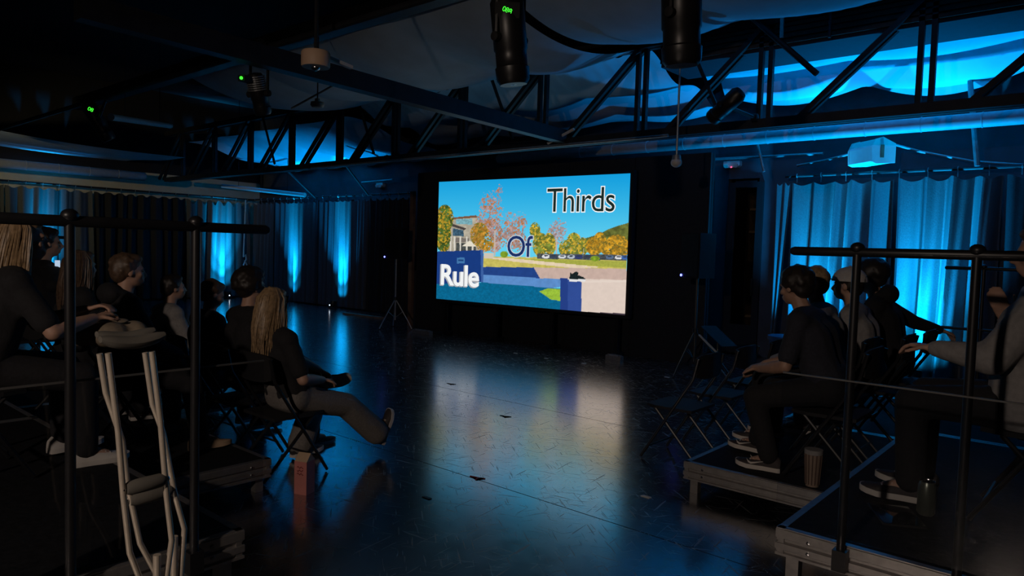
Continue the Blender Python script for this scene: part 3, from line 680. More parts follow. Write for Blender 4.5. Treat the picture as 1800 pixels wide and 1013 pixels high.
m_ = (c1+c2)/2; MB().tube(m_+Vector((.05, .1, .06)), (m_.x+.05, m_.y+.1, .25), .011, 8).build('post', 'black_metal', t)
for k in range(3):
    a = RAD(120*k); MB().tube((m_.x+.05, m_.y+.1, .27), (m_.x+.05+.26*math.cos(a), m_.y+.1+.26*math.sin(a), .008), .009, 6).build('leg', 'black_metal', t)
# upright timber at the left end of the screen wall, plank on the floor
t = thing('timber_post', 'brown upright timber at the left end of the screen wall', 'timber', (-10.30, 9.05, 0))
MB().box((-10.30, 9.05, 1.28), (.10, .06, 2.56)).build('post_board', 'wood', t); MB().box((-10.30, 9.02, 1.10), (.09, .02, .9)).build('cover_board', 'wood_pale', t)
pa, pb = W(606, 551, Z=.02), W(671, 559, Z=.02)
pk = MB().beam(pa, pb, .12, .035).build('plank', 'wood_pale', base=tuple((pa+pb)/2)); tag(pk, 'long wooden plank lying on the floor below the dark curtain', 'plank')
# store room things behind the door glass
sh = thing('shelf_unit', 'dim shelf unit seen through the narrow door glass', 'shelf', (-4.5, 12.55, 0))
for z in (.45, .95, 1.95, 2.35): MB().box((-4.5, 12.6, z), (1.3, .45, .04)).build('shelf_board', 'wood_pale', sh)
for x in (-5.12, -3.88): MB().box((x, 12.6, 1.3), (.04, .45, 2.6)).build('side_panel', 'wood', sh)
tag(MB().box((-4.55, 12.5, 2.055), (.7, .3, .17)).build('storage_box', 'paper', base=(-4.55, 12.5, 1.97)), 'pale box on the upper shelf behind the door glass', 'box')
tag(MB().box((-4.5, 12.5, 2.47), (.6, .3, .2)).build('storage_box', 'carton_dark', base=(-4.5, 12.5, 2.37)), 'dark box on the top shelf behind the door glass', 'box')
tag(MB().lathe([(0, 0), (.16, 0), (.2, .2), (.13, .42), (.15, .5), (0, .52)], (-4.62, 12.5, .47), n=16).build('white_sack', 'cloth_grey', base=(-4.62, 12.5, .47)), 'pale bulging sack low behind the door glass', 'sack')
t = thing('store_fill_lamp', 'small warm lamp added unseen inside the store room', 'lamp', (-4.3, 12.0, 2.85))
MB().lathe([(0, .06), (.05, .05), (.09, -.03), (.085, -.03), (0, .03)], (-4.3, 12, 2.85)).build('shade', 'white_plastic', t)
l = bpy.data.lights.new('store_fill_light', 'POINT'); l.energy = .35; l.color = (1, .85, .6); l.shadow_soft_size = .05  # added lamp with no visible source; brightens the shelf things
lo = bpy.data.objects.new('store_fill_light', l); COL.objects.link(lo); lo.parent = t; lo.location = (0, 0, -.12)

# ================================================================== RISERS, RAILINGS, CHAIRS
def riser(label, x0, x1, y0, y1, z):
    t = thing('stage_riser', label, 'platform', ((x0+x1)/2, (y0+y1)/2, 0), 0, 'seating risers'); H = .112
    MB().box(((x0+x1)/2, (y0+y1)/2, z-.012), (x1-x0-.03, y1-y0-.03, .022)).build('deck_board', 'deck_black', t)
    for (a, b_, nx, ny) in (((x0, y0), (x1, y0), 0, -1), ((x1, y0), (x1, y1), 1, 0), ((x1, y1), (x0, y1), 0, 1), ((x0, y1), (x0, y0), -1, 0)):
        pr = [(0, 0), (0, -.004), (.004, -.006), (.004, -.040), (-.008, -.046), (-.008, -.056), (.006, -.062), (.006, -.086), (-.006, -.092), (-.006, -.098), (.004, -.102), (.004, -H), (-.03, -H), (-.03, 0)]
        a, b_ = Vector((*a, z)), Vector((*b_, z)); n = Vector((nx, ny, 0)); d = (b_-a).normalized()
        rings = [[p + n*(x-.004) + Vector((0, 0, y)) for x, y in pr] for p in (a+d*.002, b_-d*.002)]
        fr = MB().rings(rings).build('edge_frame', 'aluminium', t)
        for q in (.13, (b_-a).length-.13):
            for zz in (-.05, -.094): sub(fr, MB().lathe([(0, 0), (.008, 0), (.007, .006), (0, .007)], a+d*q+n*.001+Vector((0, 0, zz+.02)), n, 8).build('bolt', 'chrome', t))
    for x in (x0+.06, x1-.06):
        for y in (y0+.06, y1-.06): MB().box((x, y, (z-.03)/2), (.05, .05, z-.03)).build('leg', 'aluminium', t)
LX1, LX2 = -3.83, -2.47
for k, w in enumerate(('with the tan trainer standing on it', 'second from the aisle', 'farthest from the aisle')):
    riser('low black platform of the left front tier, %s' % w, LX1-2.44*(k+1), LX1-2.44*k-.004, 1.375, 2.29, .20)
for k, w in enumerate(('beside the crutches', 'second from the crutches')):
    riser('higher black platform of the left rear tier, %s' % w, LX2-2.44*(k+1), LX2-2.44*k-.004, .45, 1.37, .41)
riser('low black platform under the dark-haired viewer and the striped cup', -2.04, -1.015, 4.1, 5.8, .20)
riser('low black platform of the right tier away from the cup', -2.04, -1.015, 5.804, 7.5, .20)
riser('higher black platform carrying the drink can', -1.01, 0.0, 2.87, 5.18, .41)
riser('higher black platform of the right tier, away from the can', -1.01, 0.0, 5.184, 7.5, .41)

def railing(label, p0, p1, posts, z, zb, r=.0175, panel=True, side=None):
    t = thing('guard_railing', label, 'railing', (p0[0], p0[1], zb)); p0, p1 = Vector((*p0, z)), Vector((*p1, z)); d = (p1-p0).normalized()
    MB().path([p0, p0+d*.012, p1-d*.012, p1], [r*.7, r, r, r*.7], 14).build('top_rail', 'black_metal', t, True)
    for q in posts:
        c = p0+d*q; po = MB().tube(c, (c.x, c.y, zb), .0155, 14).build('post', 'black_metal', t, True)
        sub(po, MB().ell(c+Vector((0, 0, .016)), (.026, .026, .022)).build('ball_cap', 'black_metal', t, True))
        sub(po, MB().box((c.x, c.y, zb+.04), (.05, .05, .08)).build('socket', 'black_metal', t))
    if panel:
        s = Vector((d.y, -d.x, 0))*.022
        a = p0+s+Vector((0, 0, 1.05-z)); b_ = p1+s+Vector((0, 0, 1.05-z))
        MB().beam(((a+b_)/2-d*(a-b_).length/2)-Vector((0, 0, .30)), b_-Vector((0, 0, .30)), .006, .60).build('clear_panel', 'acrylic', t)
        MB().beam(a, b_, .009, .006).build('panel_edge', 'edge_grey', t)
    else: MB().tube(p0-Vector((0, 0, .55)), p1-Vector((0, 0, .55)), .015, 10).build('mid_rail', 'black_metal', t)
    return t
railing('black railing on the left in front of which the crutches lean', (-2.445, 1.435), (-2.445, .49), (.275, .665), 1.548, .32)
railing('black railing on the right above the drink can', (-.995, 2.845), (-.13, 2.845), (.242, .619), 1.530, .32)
railing('far black railing at the other end of the right tier', (-1.24, 7.55), (.0, 7.55), (.3, .95), 1.46, .0, panel=False)
railing('far thin railing behind the silhouetted viewer at left', (-8.9, 2.75), (-8.9, 1.0), (.25, 1.5), 1.49, .0, panel=False)

def make_chair(label, loc, rz):
    t = thing('folding_chair', label, 'chair', loc, rz, 'folding chairs'); t.scale = (.94, .94, .91)
    MB().prism([(-.20, -.19), (.20, -.19), (.215, .10), (.18, .20), (-.18, .20), (-.215, .10)], (0, 0, .425), (1, 0, 0), (0, 1, 0), .022).build('seat', 'black_matte', t, world=False)
    bk = []
    for k in range(9):
        x = -.21+.42*k/8; y = -.225-.03*math.cos((k/8-.5)*math.pi); e = abs(k/8-.5)*2; hh = .195*(1-.25*e**4)
        bk.append([Vector((x, y, .80-hh/2-.01)), Vector((x, y+.016, .80-hh/2-.01)), Vector((x, y+.016, .80+hh/2-.01)), Vector((x, y, .80+hh/2-.01))])
    MB().rings(bk).build('backrest', 'black_matte', t, world=False)
    for s in (-1, 1):
        MB().path([(s*.215, -.235, .86), (s*.215, -.20, .70), (s*.21, .22, .012)], .012, 8).build('leg', 'black_metal', t, world=False)
        MB().path([(s*.19, .12, .425), (s*.19, -.26, .012)], .012, 8).build('leg', 'black_metal', t, world=False)
    MB().tube((-.21, .17, .10), (.21, .17, .10), .008, 6).build('crossbar', 'black_metal', t, world=False)
    MB().tube((-.19, -.20, .08), (.19, -.20, .08), .008, 6).build('crossbar', 'black_metal', t, world=False)
    return t
# ================================================================== PEOPLE
def remesh(prims, voxel, name, smooth=3):
    mb = MB()
    for p in prims:
        if p[0] == 'c': mb.cap(*p[1:])
        else: mb.ell(p[1], p[2], p[3] if len(p) > 3 else None)
    o = bpy.data.objects.new('tmp', mb.mesh('tmp')); COL.objects.link(o)
    r = o.modifiers.new('r', 'REMESH'); r.mode = 'VOXEL'; r.voxel_size = voxel; r.use_smooth_shade = True
    if smooth: s = o.modifiers.new('s', 'SMOOTH'); s.factor = .5; s.iterations = smooth
    dg = bpy.context.evaluated_depsgraph_get(); m = bpy.data.meshes.new_from_object(o.evaluated_get(dg)); m.name = name
    od = o.data; bpy.data.objects.remove(o); bpy.data.meshes.remove(od); m.shade_smooth(); return m
def ik(a, b, l1, l2, pole):
    a, b = Vector(a), Vector(b); d = b-a; L = min(d.length, (l1+l2)*.995); d.normalize(); b = a+d*L
    x = (l1*l1-l2*l2+L*L)/(2*L); h = math.sqrt(max(l1*l1-x*x, 1e-6)); p = Vector(pole); p = (p-d*p.dot(d)).normalized(); return a+d*x+p*h, b
def hand_prims(w, d, n, s, curl=.5, k=1.):
    """palm + four bent fingers + thumb; d along the forearm, n out of the palm, s=+1 right hand"""
    d = Vector(d).normalized(); n = Vector(n); n = (n-d*n.dot(d)).normalized(); sx = d.cross(n)*s; out = []
    pc = w+d*.045*k
    for q in (-.026, -.009, .009, .026): out.append(('c', w+d*.012*k+sx*q*.7*k, .0135*k, w+d*.085*k+sx*q*k, .0115*k))
    for q, L in ((-.030, .070), (-.010, .080), (.010, .075), (.029, .058)):
        b0 = w+d*.088*k+sx*q*k; c1 = (d*math.cos(curl)+n*math.sin(curl)); c2 = (d*math.cos(curl*2.1)+n*math.sin(curl*2.1))
        m = b0+c1*L*.5*k; out += [('c', b0, .0098*k, m, .0092*k), ('c', m, .0092*k, m+c2*L*.5*k, .0078*k)]
    t0 = w+d*.03*k-sx*.030*k; t1 = t0+(d*.6-sx*.75+n*.35).normalized()*.042*k; out += [('c', t0, .0125*k, t1, .0105*k), ('c', t1, .0105*k, t1+(d*.85-sx*.25+n*.4).normalized()*.032*k, .0088*k)]
    return out
HEAD_R = None
def person(label, loc, yaw, seat=.41, lean=0., side=0., hyaw=0., hpitch=0., hands=None, feet=None, scale=.91, hair='short', mhair='hair_dark', skin='skin',
           top='cloth_black', legs='cloth_denim', sleeves='long', shoes=('shoe_black', 'shoe_white'), voxel=.010, hood=False, toes=None, poles=None, curl=.5, chair=True, extra=None, knees=None, palm=None, legw=1., topw=1.):
    t = thing('person', label, 'person', loc, yaw, 'seated viewers'); k = scale
    MW = Matrix.Translation(Vector(loc)) @ Matrix.Rotation(yaw, 4, 'Z'); MI = MW.inverted()
    loc_ = lambda p: MI @ Vector(p)
    hands = hands or [None, None]; feet = feet or [None, None]; toes = toes or [None, None]; poles = poles or [None, None]; knees = knees or [None, None]
    P = Vector((0, 0, seat+.095*k)); up = Vector((math.sin(side), math.sin(lean), math.cos(lean)*math.cos(side))).normalized()
    fw = Vector((0, 1, 0)); fw = (fw-up*fw.dot(up)).normalized(); rt = fw.cross(up).normalized()
    belly = P+up*.17*k+fw*.01; C = P+up*.32*k; S = P+up*.45*k; N = S+up*.075*k+fw*.012
    HR = Matrix.Rotation(hyaw, 3, 'Z') @ Matrix.Rotation(hpitch, 3, 'X')
    Hc = N+up*.05*k+Vector((0, 0, .085*k))+(HR @ Vector((0, .022*k, 0)))
    h = lambda x, y, z: Hc+(HR @ (Vector((x, y, z))*k))
    body, shirt, pants = [], [], []
    # trunk
    for s in (-1, 1):
        body += [('c', P+rt*s*.075*k, .105*k, belly+rt*s*.06*k, .105*k), ('c', belly+rt*s*.06*k, .105*k, C+rt*s*.075*k, .115*k), ('c', C+rt*s*.075*k, .112*k, S+rt*s*.085*k, .065*k)]
    torso = list(body)
    sho = [S+rt*s*.165*k-up*.015*k for s in (-1, 1)]
    body += [('c', S, .07*k, sho[0], .058*k), ('c', S, .07*k, sho[1], .058*k), ('c', S-up*.02, .062*k, N+(Hc-N)*.45, .052*k)]
    torso += [('c', S, .075*k, sho[0], .062*k), ('c', S, .075*k, sho[1], .062*k)]
    # head with a face
    body += [('e', h(0, -.008, .022), (.074*k, .094*k, .092*k), HR), ('e', h(0, .022, -.040), (.056*k, .068*k, .070*k), HR), ('e', h(0, .055, -.082), (.030*k, .028*k, .024*k), HR),
             ('c', h(0, .088, .010), .009*k, h(0, .110, -.028), .0135*k), ('c', h(-.012, .098, -.030), .009*k, h(.012, .098, -.030), .009*k),
             ('c', h(-.036, .080, .022), .010*k, h(.036, .080, .022), .010*k), ('c', h(-.020, .088, -.058), .0085*k, h(.020, .088, -.058), .0085*k), ('c', h(-.016, .086, -.070), .0085*k, h(.016, .086, -.070), .0085*k),
             ('e', h(-.040, .062, -.022), (.022*k, .020*k, .020*k), HR), ('e', h(.040, .062, -.022), (.022*k, .020*k, .020*k), HR),
             ('e', h(-.077, -.008, -.006), (.010*k, .020*k, .032*k), HR), ('e', h(.077, -.008, -.006), (.010*k, .020*k, .032*k), HR)]
    # arms
    for i, s in enumerate((-1, 1)):
        hd = loc_(hands[i]) if hands[i] is not None else Vector((s*.13*k, .36*k, seat+.17*k))
        el, hd = ik(sho[i], hd, .29*k, .25*k, loc_(Vector(loc)+Vector(poles[i]))-loc_(loc) if poles[i] else Vector((s*.6, -.5, -.6)))
        d = (hd-el).normalized()
        body += [('c', sho[i], .052*k, el, .041*k), ('c', el, .042*k, el+d*.10*k, .043*k), ('c', el+d*.1*k, .043*k, hd, .028*k)]
        pn = Vector(palm[i]) if palm and palm[i] else Vector((0, 0, -1)); body += hand_prims(hd, d, pn, s, curl, k)
        if sleeves == 'long': shirt += [('c', sho[i], .064*k*topw, el, .056*k*topw), ('c', el, .056*k*topw, hd-d*.015, .040*k)]
        else: shirt += [('c', sho[i], .064*k, sho[i]+(el-sho[i])*.78, .062*k)]
    shirt += [(c[0], c[1], c[2]*topw+.014*k, c[3], c[4]*topw+.014*k) for c in torso]
    # legs
    for i, s in enumerate((-1, 1)):
        hp = P+Vector((s*.088*k, .02, -.01)); ft = loc_(feet[i]) if feet[i] is not None else Vector((s*.12, .42*k, .085))
        kn, an = ik(hp, ft, .41*k, .40*k, Vector(knees[i]) if knees[i] else Vector((s*.12, .35, 1)))
        d = (an-kn).normalized()
        body += [('c', hp, .088*k, kn, .058*k), ('c', kn, .056*k, kn+d*.12*k, .058*k), ('c', kn+d*.12*k, .058*k, an, .036*k)]
        pants += [('c', hp, .102*k, kn, .074*k*legw), ('c', kn, .074*k*legw, an-d*.02, .064*k*legw*legw)]
        td = (loc_(Vector(loc)+Vector(toes[i]))-loc_(loc)).normalized() if toes[i] else Vector((s*.12, 1, 0)).normalized()
        body.append(('c', an, .034*k, an+td*.10*k-(Vector((0, 0, 1))*.03 if not toes[i] else d*-.02), .026*k))
        shoe(t, an, td, d, shoes, k, i)
    pants += [('c', P-rt*.08*k, .122*k, P+rt*.08*k, .122*k), ('c', P+rt*-.06*k+up*.06, .118*k, P+rt*.06*k+up*.06, .118*k)]
    def part(name, mesh, m):
        o = bpy.data.objects.new(name, mesh); COL.objects.link(o); mesh.materials.clear(); mesh.materials.append(MATS[m]); o.parent = t; return o
    part('body', remesh(body, voxel, 'body', 2), skin)
    part('top', remesh(shirt, max(.013, voxel), 'top', 4), top); part('trousers', remesh(pants, max(.013, voxel), 'trousers', 4), legs)
    if hood:
        part('hood', remesh([('e', S+up*.06*k-fw*.085*k, (.12*k, .07*k, .075*k)), ('c', S-rt*.08*k+up*.06*k-fw*.03*k, .035*k, S+rt*.08*k+up*.06*k-fw*.03*k, .035*k), ('c', S-rt*.08*k+up*.05*k, .03*k, S+rt*.0*k-up*.02+fw*.08*k, .022*k), ('c', S+rt*.08*k+up*.05*k, .03*k, S-up*.02+fw*.08*k, .022*k)], .013, 'hood'), top)
    # eyes
    for s in (-1, 1): part('eye', MB().ell(h(s*.031, .079, .004), (.010*k, .007*k, .006*k)).mesh('eye', smooth=True), 'eye')
    # hair
    rnd = random.Random(len(label)); hp_ = []
    if hair != 'bald':
        hp_ = [('e', h(0, -.022, .040), (.084*k, .098*k, .092*k), HR), ('e', h(0, -.060, -.005), (.074*k, .058*k, .075*k), HR), ('e', h(0, .035, .088), (.066*k, .052*k, .034*k), HR)]
        for s in (-1, 1): hp_.append(('e', h(s*.066, -.022, .018), (.018*k, .042*k, .052*k), HR))
        nb = {'short': 46, 'curly': 260, 'long': 20, 'bushy': 320}[hair if hair in ('short', 'curly', 'long', 'bushy') else 'short']
        rr = {'curly': .016, 'bushy': .018}.get(hair, .015); gr = {'curly': 1.10, 'bushy': 1.22}.get(hair, 1.)
        for _ in range(nb):
            th = rnd.uniform(0, 2*math.pi); ph = math.acos(rnd.uniform(-.35, 1)); x, y, z = math.sin(ph)*math.cos(th), math.sin(ph)*math.sin(th), math.cos(ph)
            if y > .45 and z < .62: continue
            r_ = rr*rnd.uniform(.7, 1.3); hp_.append(('e', h(x*.082*gr, -.018+y*.096*gr, .036+z*.088*gr), (r_*k, r_*k, r_*k)))
        hm = part('hair', remesh(hp_, .009 if voxel < .012 else .012, 'hair', 4), mhair)
        if hair == 'long':
            for j in range(300):
                a = rnd.uniform(RAD(150), RAD(390)); x, y = math.cos(a), math.sin(a)
                if y > .55: continue
                r0 = rnd.uniform(.86, 1.02); L = rnd.uniform(.24, .40); pts = []
                for q in range(7):
                    v = q/6; sp = 1+.25*math.sin(v*2.4); b_ = h(x*.084*r0*sp+.006*math.sin(5*v+j), -.02+y*.098*r0*sp+.006*math.cos(4*v+j), .055)
                    pts.append(b_-Vector((0, 0, 1))*L*v*k-fw*.02*v)
                pts.insert(0, h(x*.045, -.02+y*.05, .122))
                lo = MB().path(pts, [.004*k, .0065*k]+[.0065*k*(1-.10*q) for q in range(6)], 5)
                if j == 0: allm = lo
                else: allm.add(lo.v, lo.f)
            lk = part('hair_locks', allm.mesh('hair_locks', smooth=True), mhair); lk['kind'] = 'stuff'
    if extra: extra(t, part, h, HR, k)
    return t
def shoe(t, an, td, shin, mats, k, i, patch=None):
    """lofted trainer: sole, upper, toe cap, laces"""
    up = -Vector(shin); up = (up-td*up.dot(td)).normalized(); sd_ = td.cross(up)
    o = an-up*.075*k-td*.075*k; L = .285*k
    prof = [(0, .030, .075), (.06, .036, .092), (.22, .036, .098), (.38, .036, .088), (.55, .042, .068), (.72, .047, .052), (.88, .042, .040), (.97, .026, .030), (1., .010, .022)]
    R1, R2 = [], []
    for u, w, hh in prof:
        c = o+td*(L*u); wk = w*k; tip = .012*k*max(0, u-.7)/.3
        R1.append([c+sd_*x*wk*1.06+up*(y*k+tip) for x, y in ((-1, 0), (1, 0), (1.02, .014), (1, .028), (-1, .028), (-1.02, .014))])
        R2.append([c+sd_*wk*math.cos(a)+up*(.026*k+max(0, hh*k-.026*k)*math.sin(a)+tip) for a in [math.pi*q/8 for q in range(9)]]+[c+up*(.02*k+tip)])
    s_ = MB().rings(R1).build('shoe_sole', mats[1], t, True, world=False)
    u_ = MB().rings(R2).build('shoe', mats[0], t, True, world=False); sub(u_, s_)
    lc = MB()
    for q in range(5):
        u = .36+.075*q; hh = .088-.034*(u-.36)/.35; c = o+td*(L*u)+up*(hh*k+.003); lc.tube(c-sd_*.022*k-up*.006, c+sd_*.022*k-up*.006, .0035, 6)
    sub(u_, lc.build('laces', mats[1], t, world=False))
    if len(mats) > 2 and mats[2] == 'round':
        for s in (-1, 1):
            c = an-td*.0-up*.01+sd_*s*.038*k; sub(u_, MB().lathe([(.010, 0), (.022, 0), (.022, .004), (.010, .004)], c, sd_*s, 20).build('ankle_patch', 'shoe_white', t, world=False))
    if len(mats) > 2 and mats[2] == 'swoosh':
        for s in (-1, 1):
            pl = [(-.060, .018), (-.050, -.004), (-.034, -.012), (-.010, -.004), (.055, .020), (-.012, .004), (-.034, .000), (-.048, .006)]
            sub(u_, MB().prism(pl, o+td*L*.50+up*.045*k+sd_*s*.0405*k, td*-1, up, .004*s*-1).build('side_mark', 'shoe_white', t, world=False))
    return u_
Z3 = Vector((0, 0, 0))
LEFT = 0.; RIGHT = RAD(90)
def seat_chair(label, x, y, z, rz): make_chair(label, (x, y, z), rz)
# --- left, floor row, rear tier
tx = -4.13
person('person in black T-shirt and grey jeans with long blonde hair, leg stretched towards the screen', (tx, 2.58, 0), LEFT, lean=-.26, hyaw=.35, hpitch=-.05, scale=.93,
       hands=[W(590, 668, X=-4.25), W(566, 668, X=-3.98)], feet=[Vector((tx-.16, 2.78, .09)), W(664, 762, X=-4.02)], toes=[None, (0, .35, .9)], hair='long', mhair='hair_blonde', sleeves='short',
       top='cloth_black', legs='cloth_denim', shoes=('shoe_black', 'shoe_white', 'round'), voxel=.008, knees=[None, (0, .2, 1)], legw=1.25)
person('person with bushy dark hair in black, one ankle on the knee', (-4.68, 2.60, 0), LEFT, seat=.45, scale=.97, lean=-.02, hyaw=.1, feet=[W(568, 668, Y=3.0), W(548, 768, X=-4.5)], toes=[(.6, .7, .25), (0, 1, .0)], hair='bushy', mhair='hair_dark', top='cloth_black', legs='cloth_black',
       knees=[(-1, .2, .3), None], shoes=('shoe_black', 'shoe_white'))
person('person with short fair-brown hair looking down, beside the post', (-5.30, 2.60, 0), LEFT, lean=.02, hyaw=-.1, hpitch=-.35, hair='short', mhair='hair_brown', top='cloth_black', legs='cloth_black', voxel=.012)
person('person in a pale grey shirt with dark hair', (-6.08, 2.60, 0), LEFT, lean=.12, hyaw=-.1, hpitch=.05, hair='short', mhair='hair_dark', top='cloth_grey', legs='cloth_black', voxel=.012)
person('person in a dark jacket with short greying hair on the left tier', (-4.68, 1.74, .20), LEFT, lean=.05, hyaw=-.1, hair='short', mhair='hair_brown', top='cloth_black', legs='cloth_black', feet=[None, W(352, 771, X=-4.3)], shoes=('shoe_tan', 'shoe_tan'), hood=True)
person('person with long brown hair beside the greying viewer', (-5.38, 1.72, .20), LEFT, lean=.03, hyaw=.25, hair='long', mhair='hair_brown', top='cloth_black', legs='cloth_black', voxel=.012)
person('silhouetted person holding a glowing phone before the far left curtain', (-7.2, 2.05, .20), LEFT, lean=.0, hyaw=-.2, hands=[None, W(98, 474, X=-6.95)], feet=[Vector((-7.32, 2.52, .09)), Vector((-7.06, 2.52, .09))], hair='short', mhair='hair_dark', top='cloth_black', legs='cloth_black', voxel=.013, scale=1.10)
person('person with long blonde hair and bare forearms at the far left edge', (-3.86, .84, .41), LEFT, lean=.30, hyaw=-.25, hair='long', mhair='hair_blonde', top='cloth_black', legs='cloth_black', sleeves='short', hands=[W(150, 545, X=-3.85), W(165, 560, X=-3.7)],
       feet=[None, W(150, 793, X=-3.72)], shoes=('shoe_white', 'shoe_white'), voxel=.008)
for x, y, z, w in ((tx, 2.55, 0, 'under the blonde viewer in the black T-shirt'), (-4.68, 2.56, 0, 'under the bushy-haired viewer'), (-5.30, 2.56, 0, 'under the viewer looking down'), (-6.08, 2.56, 0, 'under the viewer in pale grey'),
                   (-4.68, 1.70, .2, 'under the greying viewer'), (-5.38, 1.68, .2, 'under the long brown-haired viewer'), (-7.2, 2.01, .2, 'under the far silhouetted viewer'), (-3.86, .80, .41, 'at the far left under the blonde viewer')):
    make_chair('dark folding chair %s' % w, (x, y, z), 0)
a_, b_ = W(140, 592, X=-3.75), W(236, 584, X=-3.75)
jk = bpy.data.objects.new('folded_jacket', remesh([('c', a_, .05, b_, .055), ('c', a_+Vector((-.15, 0, .01)), .05, b_+Vector((-.15, 0, .01)), .05), ('e', b_, (.11, .06, .06)), ('e', (a_+b_)/2, (.12, .1, .065))], .012, 'folded_jacket'))
COL.objects.link(jk); jk.data.materials.append(MATS['cloth_khaki']); tag(jk, 'khaki jacket bundled on the lap of the viewer at far left', 'jacket')
ph = W(101, 464, X=-6.93); tag(MB().box(ph, (.02, .035, .06)).build('phone', mat('phone_glow', (0, 0, 0), emit=(.55, .7, .9), estr=.8), base=tuple(ph)), 'small glowing phone held by the far left silhouette', 'phone')
# --- right block
person('person in a black top with tousled dark hair leaning forward on the right', (-1.28, 4.46, .20), RIGHT, seat=.45, scale=.96, lean=.40, hyaw=-.35, hpitch=-.15, hair='curly', mhair='hair_dark', skin='skin_b', top='cloth_navy', legs='cloth_black', sleeves='short',
       hands=[W(1335, 648, Y=4.35), W(1345, 640, Y=4.6)], feet=[W(1352, 806, Y=4.30), W(1330, 775, Y=4.6)], shoes=('shoe_black', 'shoe_white', 'swoosh'), voxel=.008)
person('person with blonde hair just behind the dark-haired viewer', (-1.46, 5.02, .20), RIGHT, seat=.43, scale=.95, lean=.2, hyaw=-.4, hair='short', mhair='hair_blonde', top='cloth_grey', legs='cloth_black', voxel=.012)
def cap_extra(t, part, h, HR, k):
    d = []
    for i in range(7):
        a = math.pi/2*i/6; d.append([h(math.cos(a)*.108*math.cos(q), -.014+math.cos(a)*.128*math.sin(q), .034+math.sin(a)*.112) if i < 6 else h(.004*math.cos(q), -.012+.004*math.sin(q), .147) for q in [2*math.pi*j/24 for j in range(24)]])
    c = part('cap', MB().rings(d).mesh('cap', smooth=True), 'cloth_white')
    b_ = part('cap_brim', MB().prism([(-.085, .06), (-.06, .15), (0, .178), (.06, .15), (.085, .06)], h(0, 0, .042), HR @ Vector((k, 0, 0)), HR @ Vector((0, k, 0)), .006).mesh('cap_brim'), 'cloth_white'); sub(c, b_)
    g = part('cap_opening', MB().prism([(.04*math.cos(q), .042*math.sin(q)) for q in [math.pi*j/10 for j in range(11)]], h(0, -.136, .036), HR @ Vector((-k, 0, 0)), HR @ Vector((0, .12*k, k)), .012).mesh('cap_opening'), 'hair_dark'); sub(c, g)
    e = part('cap_button', MB().ell(h(0, -.012, .148), (.009, .009, .005)).mesh('cap_button'), 'cloth_white'); sub(c, e)
person('person in a white cap and grey shirt on the right', (-1.34, 5.50, .20), RIGHT, scale=.96, lean=.25, hyaw=-.05, hair='short', mhair='hair_dark', top='cloth_grey', legs='cloth_black', voxel=.011, extra=cap_extra)
person('person with long dark hair in a black jacket, arm held out over the knees', (-1.28, 6.02, .20), RIGHT, seat=.43, scale=1.02, lean=.30, hyaw=-.3, hpitch=-.2, hair='bushy', mhair='hair_dark', top='cloth_black', legs='cloth_black', voxel=.012, hood=True,
       hands=[None, W(1655, 582, Y=6.6)])
person('person in a pale grey hoodie at the right edge, hand raised to the chin', (-.27, 3.72, .41), RIGHT, lean=-.08, topw=1.3, hyaw=.1, hpitch=-.05, hair='short', mhair='hair_brown', top='cloth_grey', legs='cloth_black', voxel=.009, scale=.97,
       hands=[W(1640, 612, Y=3.55), W(1768, 560, Y=3.8)], hood=True, palm=[None, (0, .3, .6)])
for x, y, z, w in ((-1.265, 4.46, .2, 'under the dark-haired viewer on the right'), (-1.42, 5.02, .2, 'under the blonde viewer on the right'), (-1.30, 5.50, .2, 'under the viewer in the white cap'), (-1.265, 6.02, .2, 'under the viewer in the black jacket'), (-.23, 3.72, .41, 'under the viewer in the pale hoodie')):
    make_chair('dark folding chair %s' % w, (x, y, z), RIGHT)
for x, y, w in ((-2.42, 4.78, 'empty and nearest the low platform corner'), (-2.42, 5.45, 'empty in the middle of the right front row'), (-2.42, 6.15, 'empty with its rounded back before the blue curtain')):
    make_chair('dark folding chair %s' % w, (x, y, 0), RIGHT)
# ================================================================== CRUTCHES
def crutch(label, Xp, pad, tubes, grip, foot):
    """pad: two pixels, tubes: two pixel chains, all in the plane x = Xp beside the railing"""
    w = lambda p: W(p[0], p[1], X=Xp); fp = Vector((Xp, w(foot).y, .0)); t = thing('crutch', label, 'crutch', (Xp, fp.y, 0))
    for ch in tubes:
        pts = [w(p) for p in ch]; low = pts[-1]; pts.append(Vector((Xp, fp.y+(low.y-fp.y)*.25, .32))); MB().path(pts, .0088, 10).build('side_tube', 'crutch_metal', t, True)
    MB().tube((Xp, fp.y, .55), (Xp, fp.y, .03), .0115, 10).build('lower_tube', 'crutch_metal', t, True)
    MB().lathe([(0, 0), (.026, 0), (.022, .02), (.015, .06), (.012, .06)], (Xp, fp.y, 0)).build('rubber_tip', 'grey_rubber', t, True)
    a, b_ = w(pad[0]), w(pad[1]); n = 9; R = []
    for q in range(n):
        v = q/(n-1); c = a+(b_-a)*v+Vector((0, 0, .016*(2*v-1)**2)); hh = .019*(1-.5*abs(2*v-1)**5); ww = .026*(1-.4*abs(2*v-1)**5)
        R.append([c+Vector((ww*math.cos(s), 0, hh*math.sin(s))) for s in [2*math.pi*j/12 for j in range(12)]])
    MB().rings(R).build('underarm_pad', 'grey_rubber', t, True)
    a, b_ = w(grip[0]), w(grip[1]); d = b_-a
    MB().path([a, a+d*.1, a+d*.5, a+d*.9, b_], [.016, .021, .022, .021, .016], 14).build('hand_grip', 'grey_rubber', t, True)
    for p in (a-d*.08, b_+d*.08): MB().ell(p, (.009, .009, .009)).build('bolt', 'chrome', t)
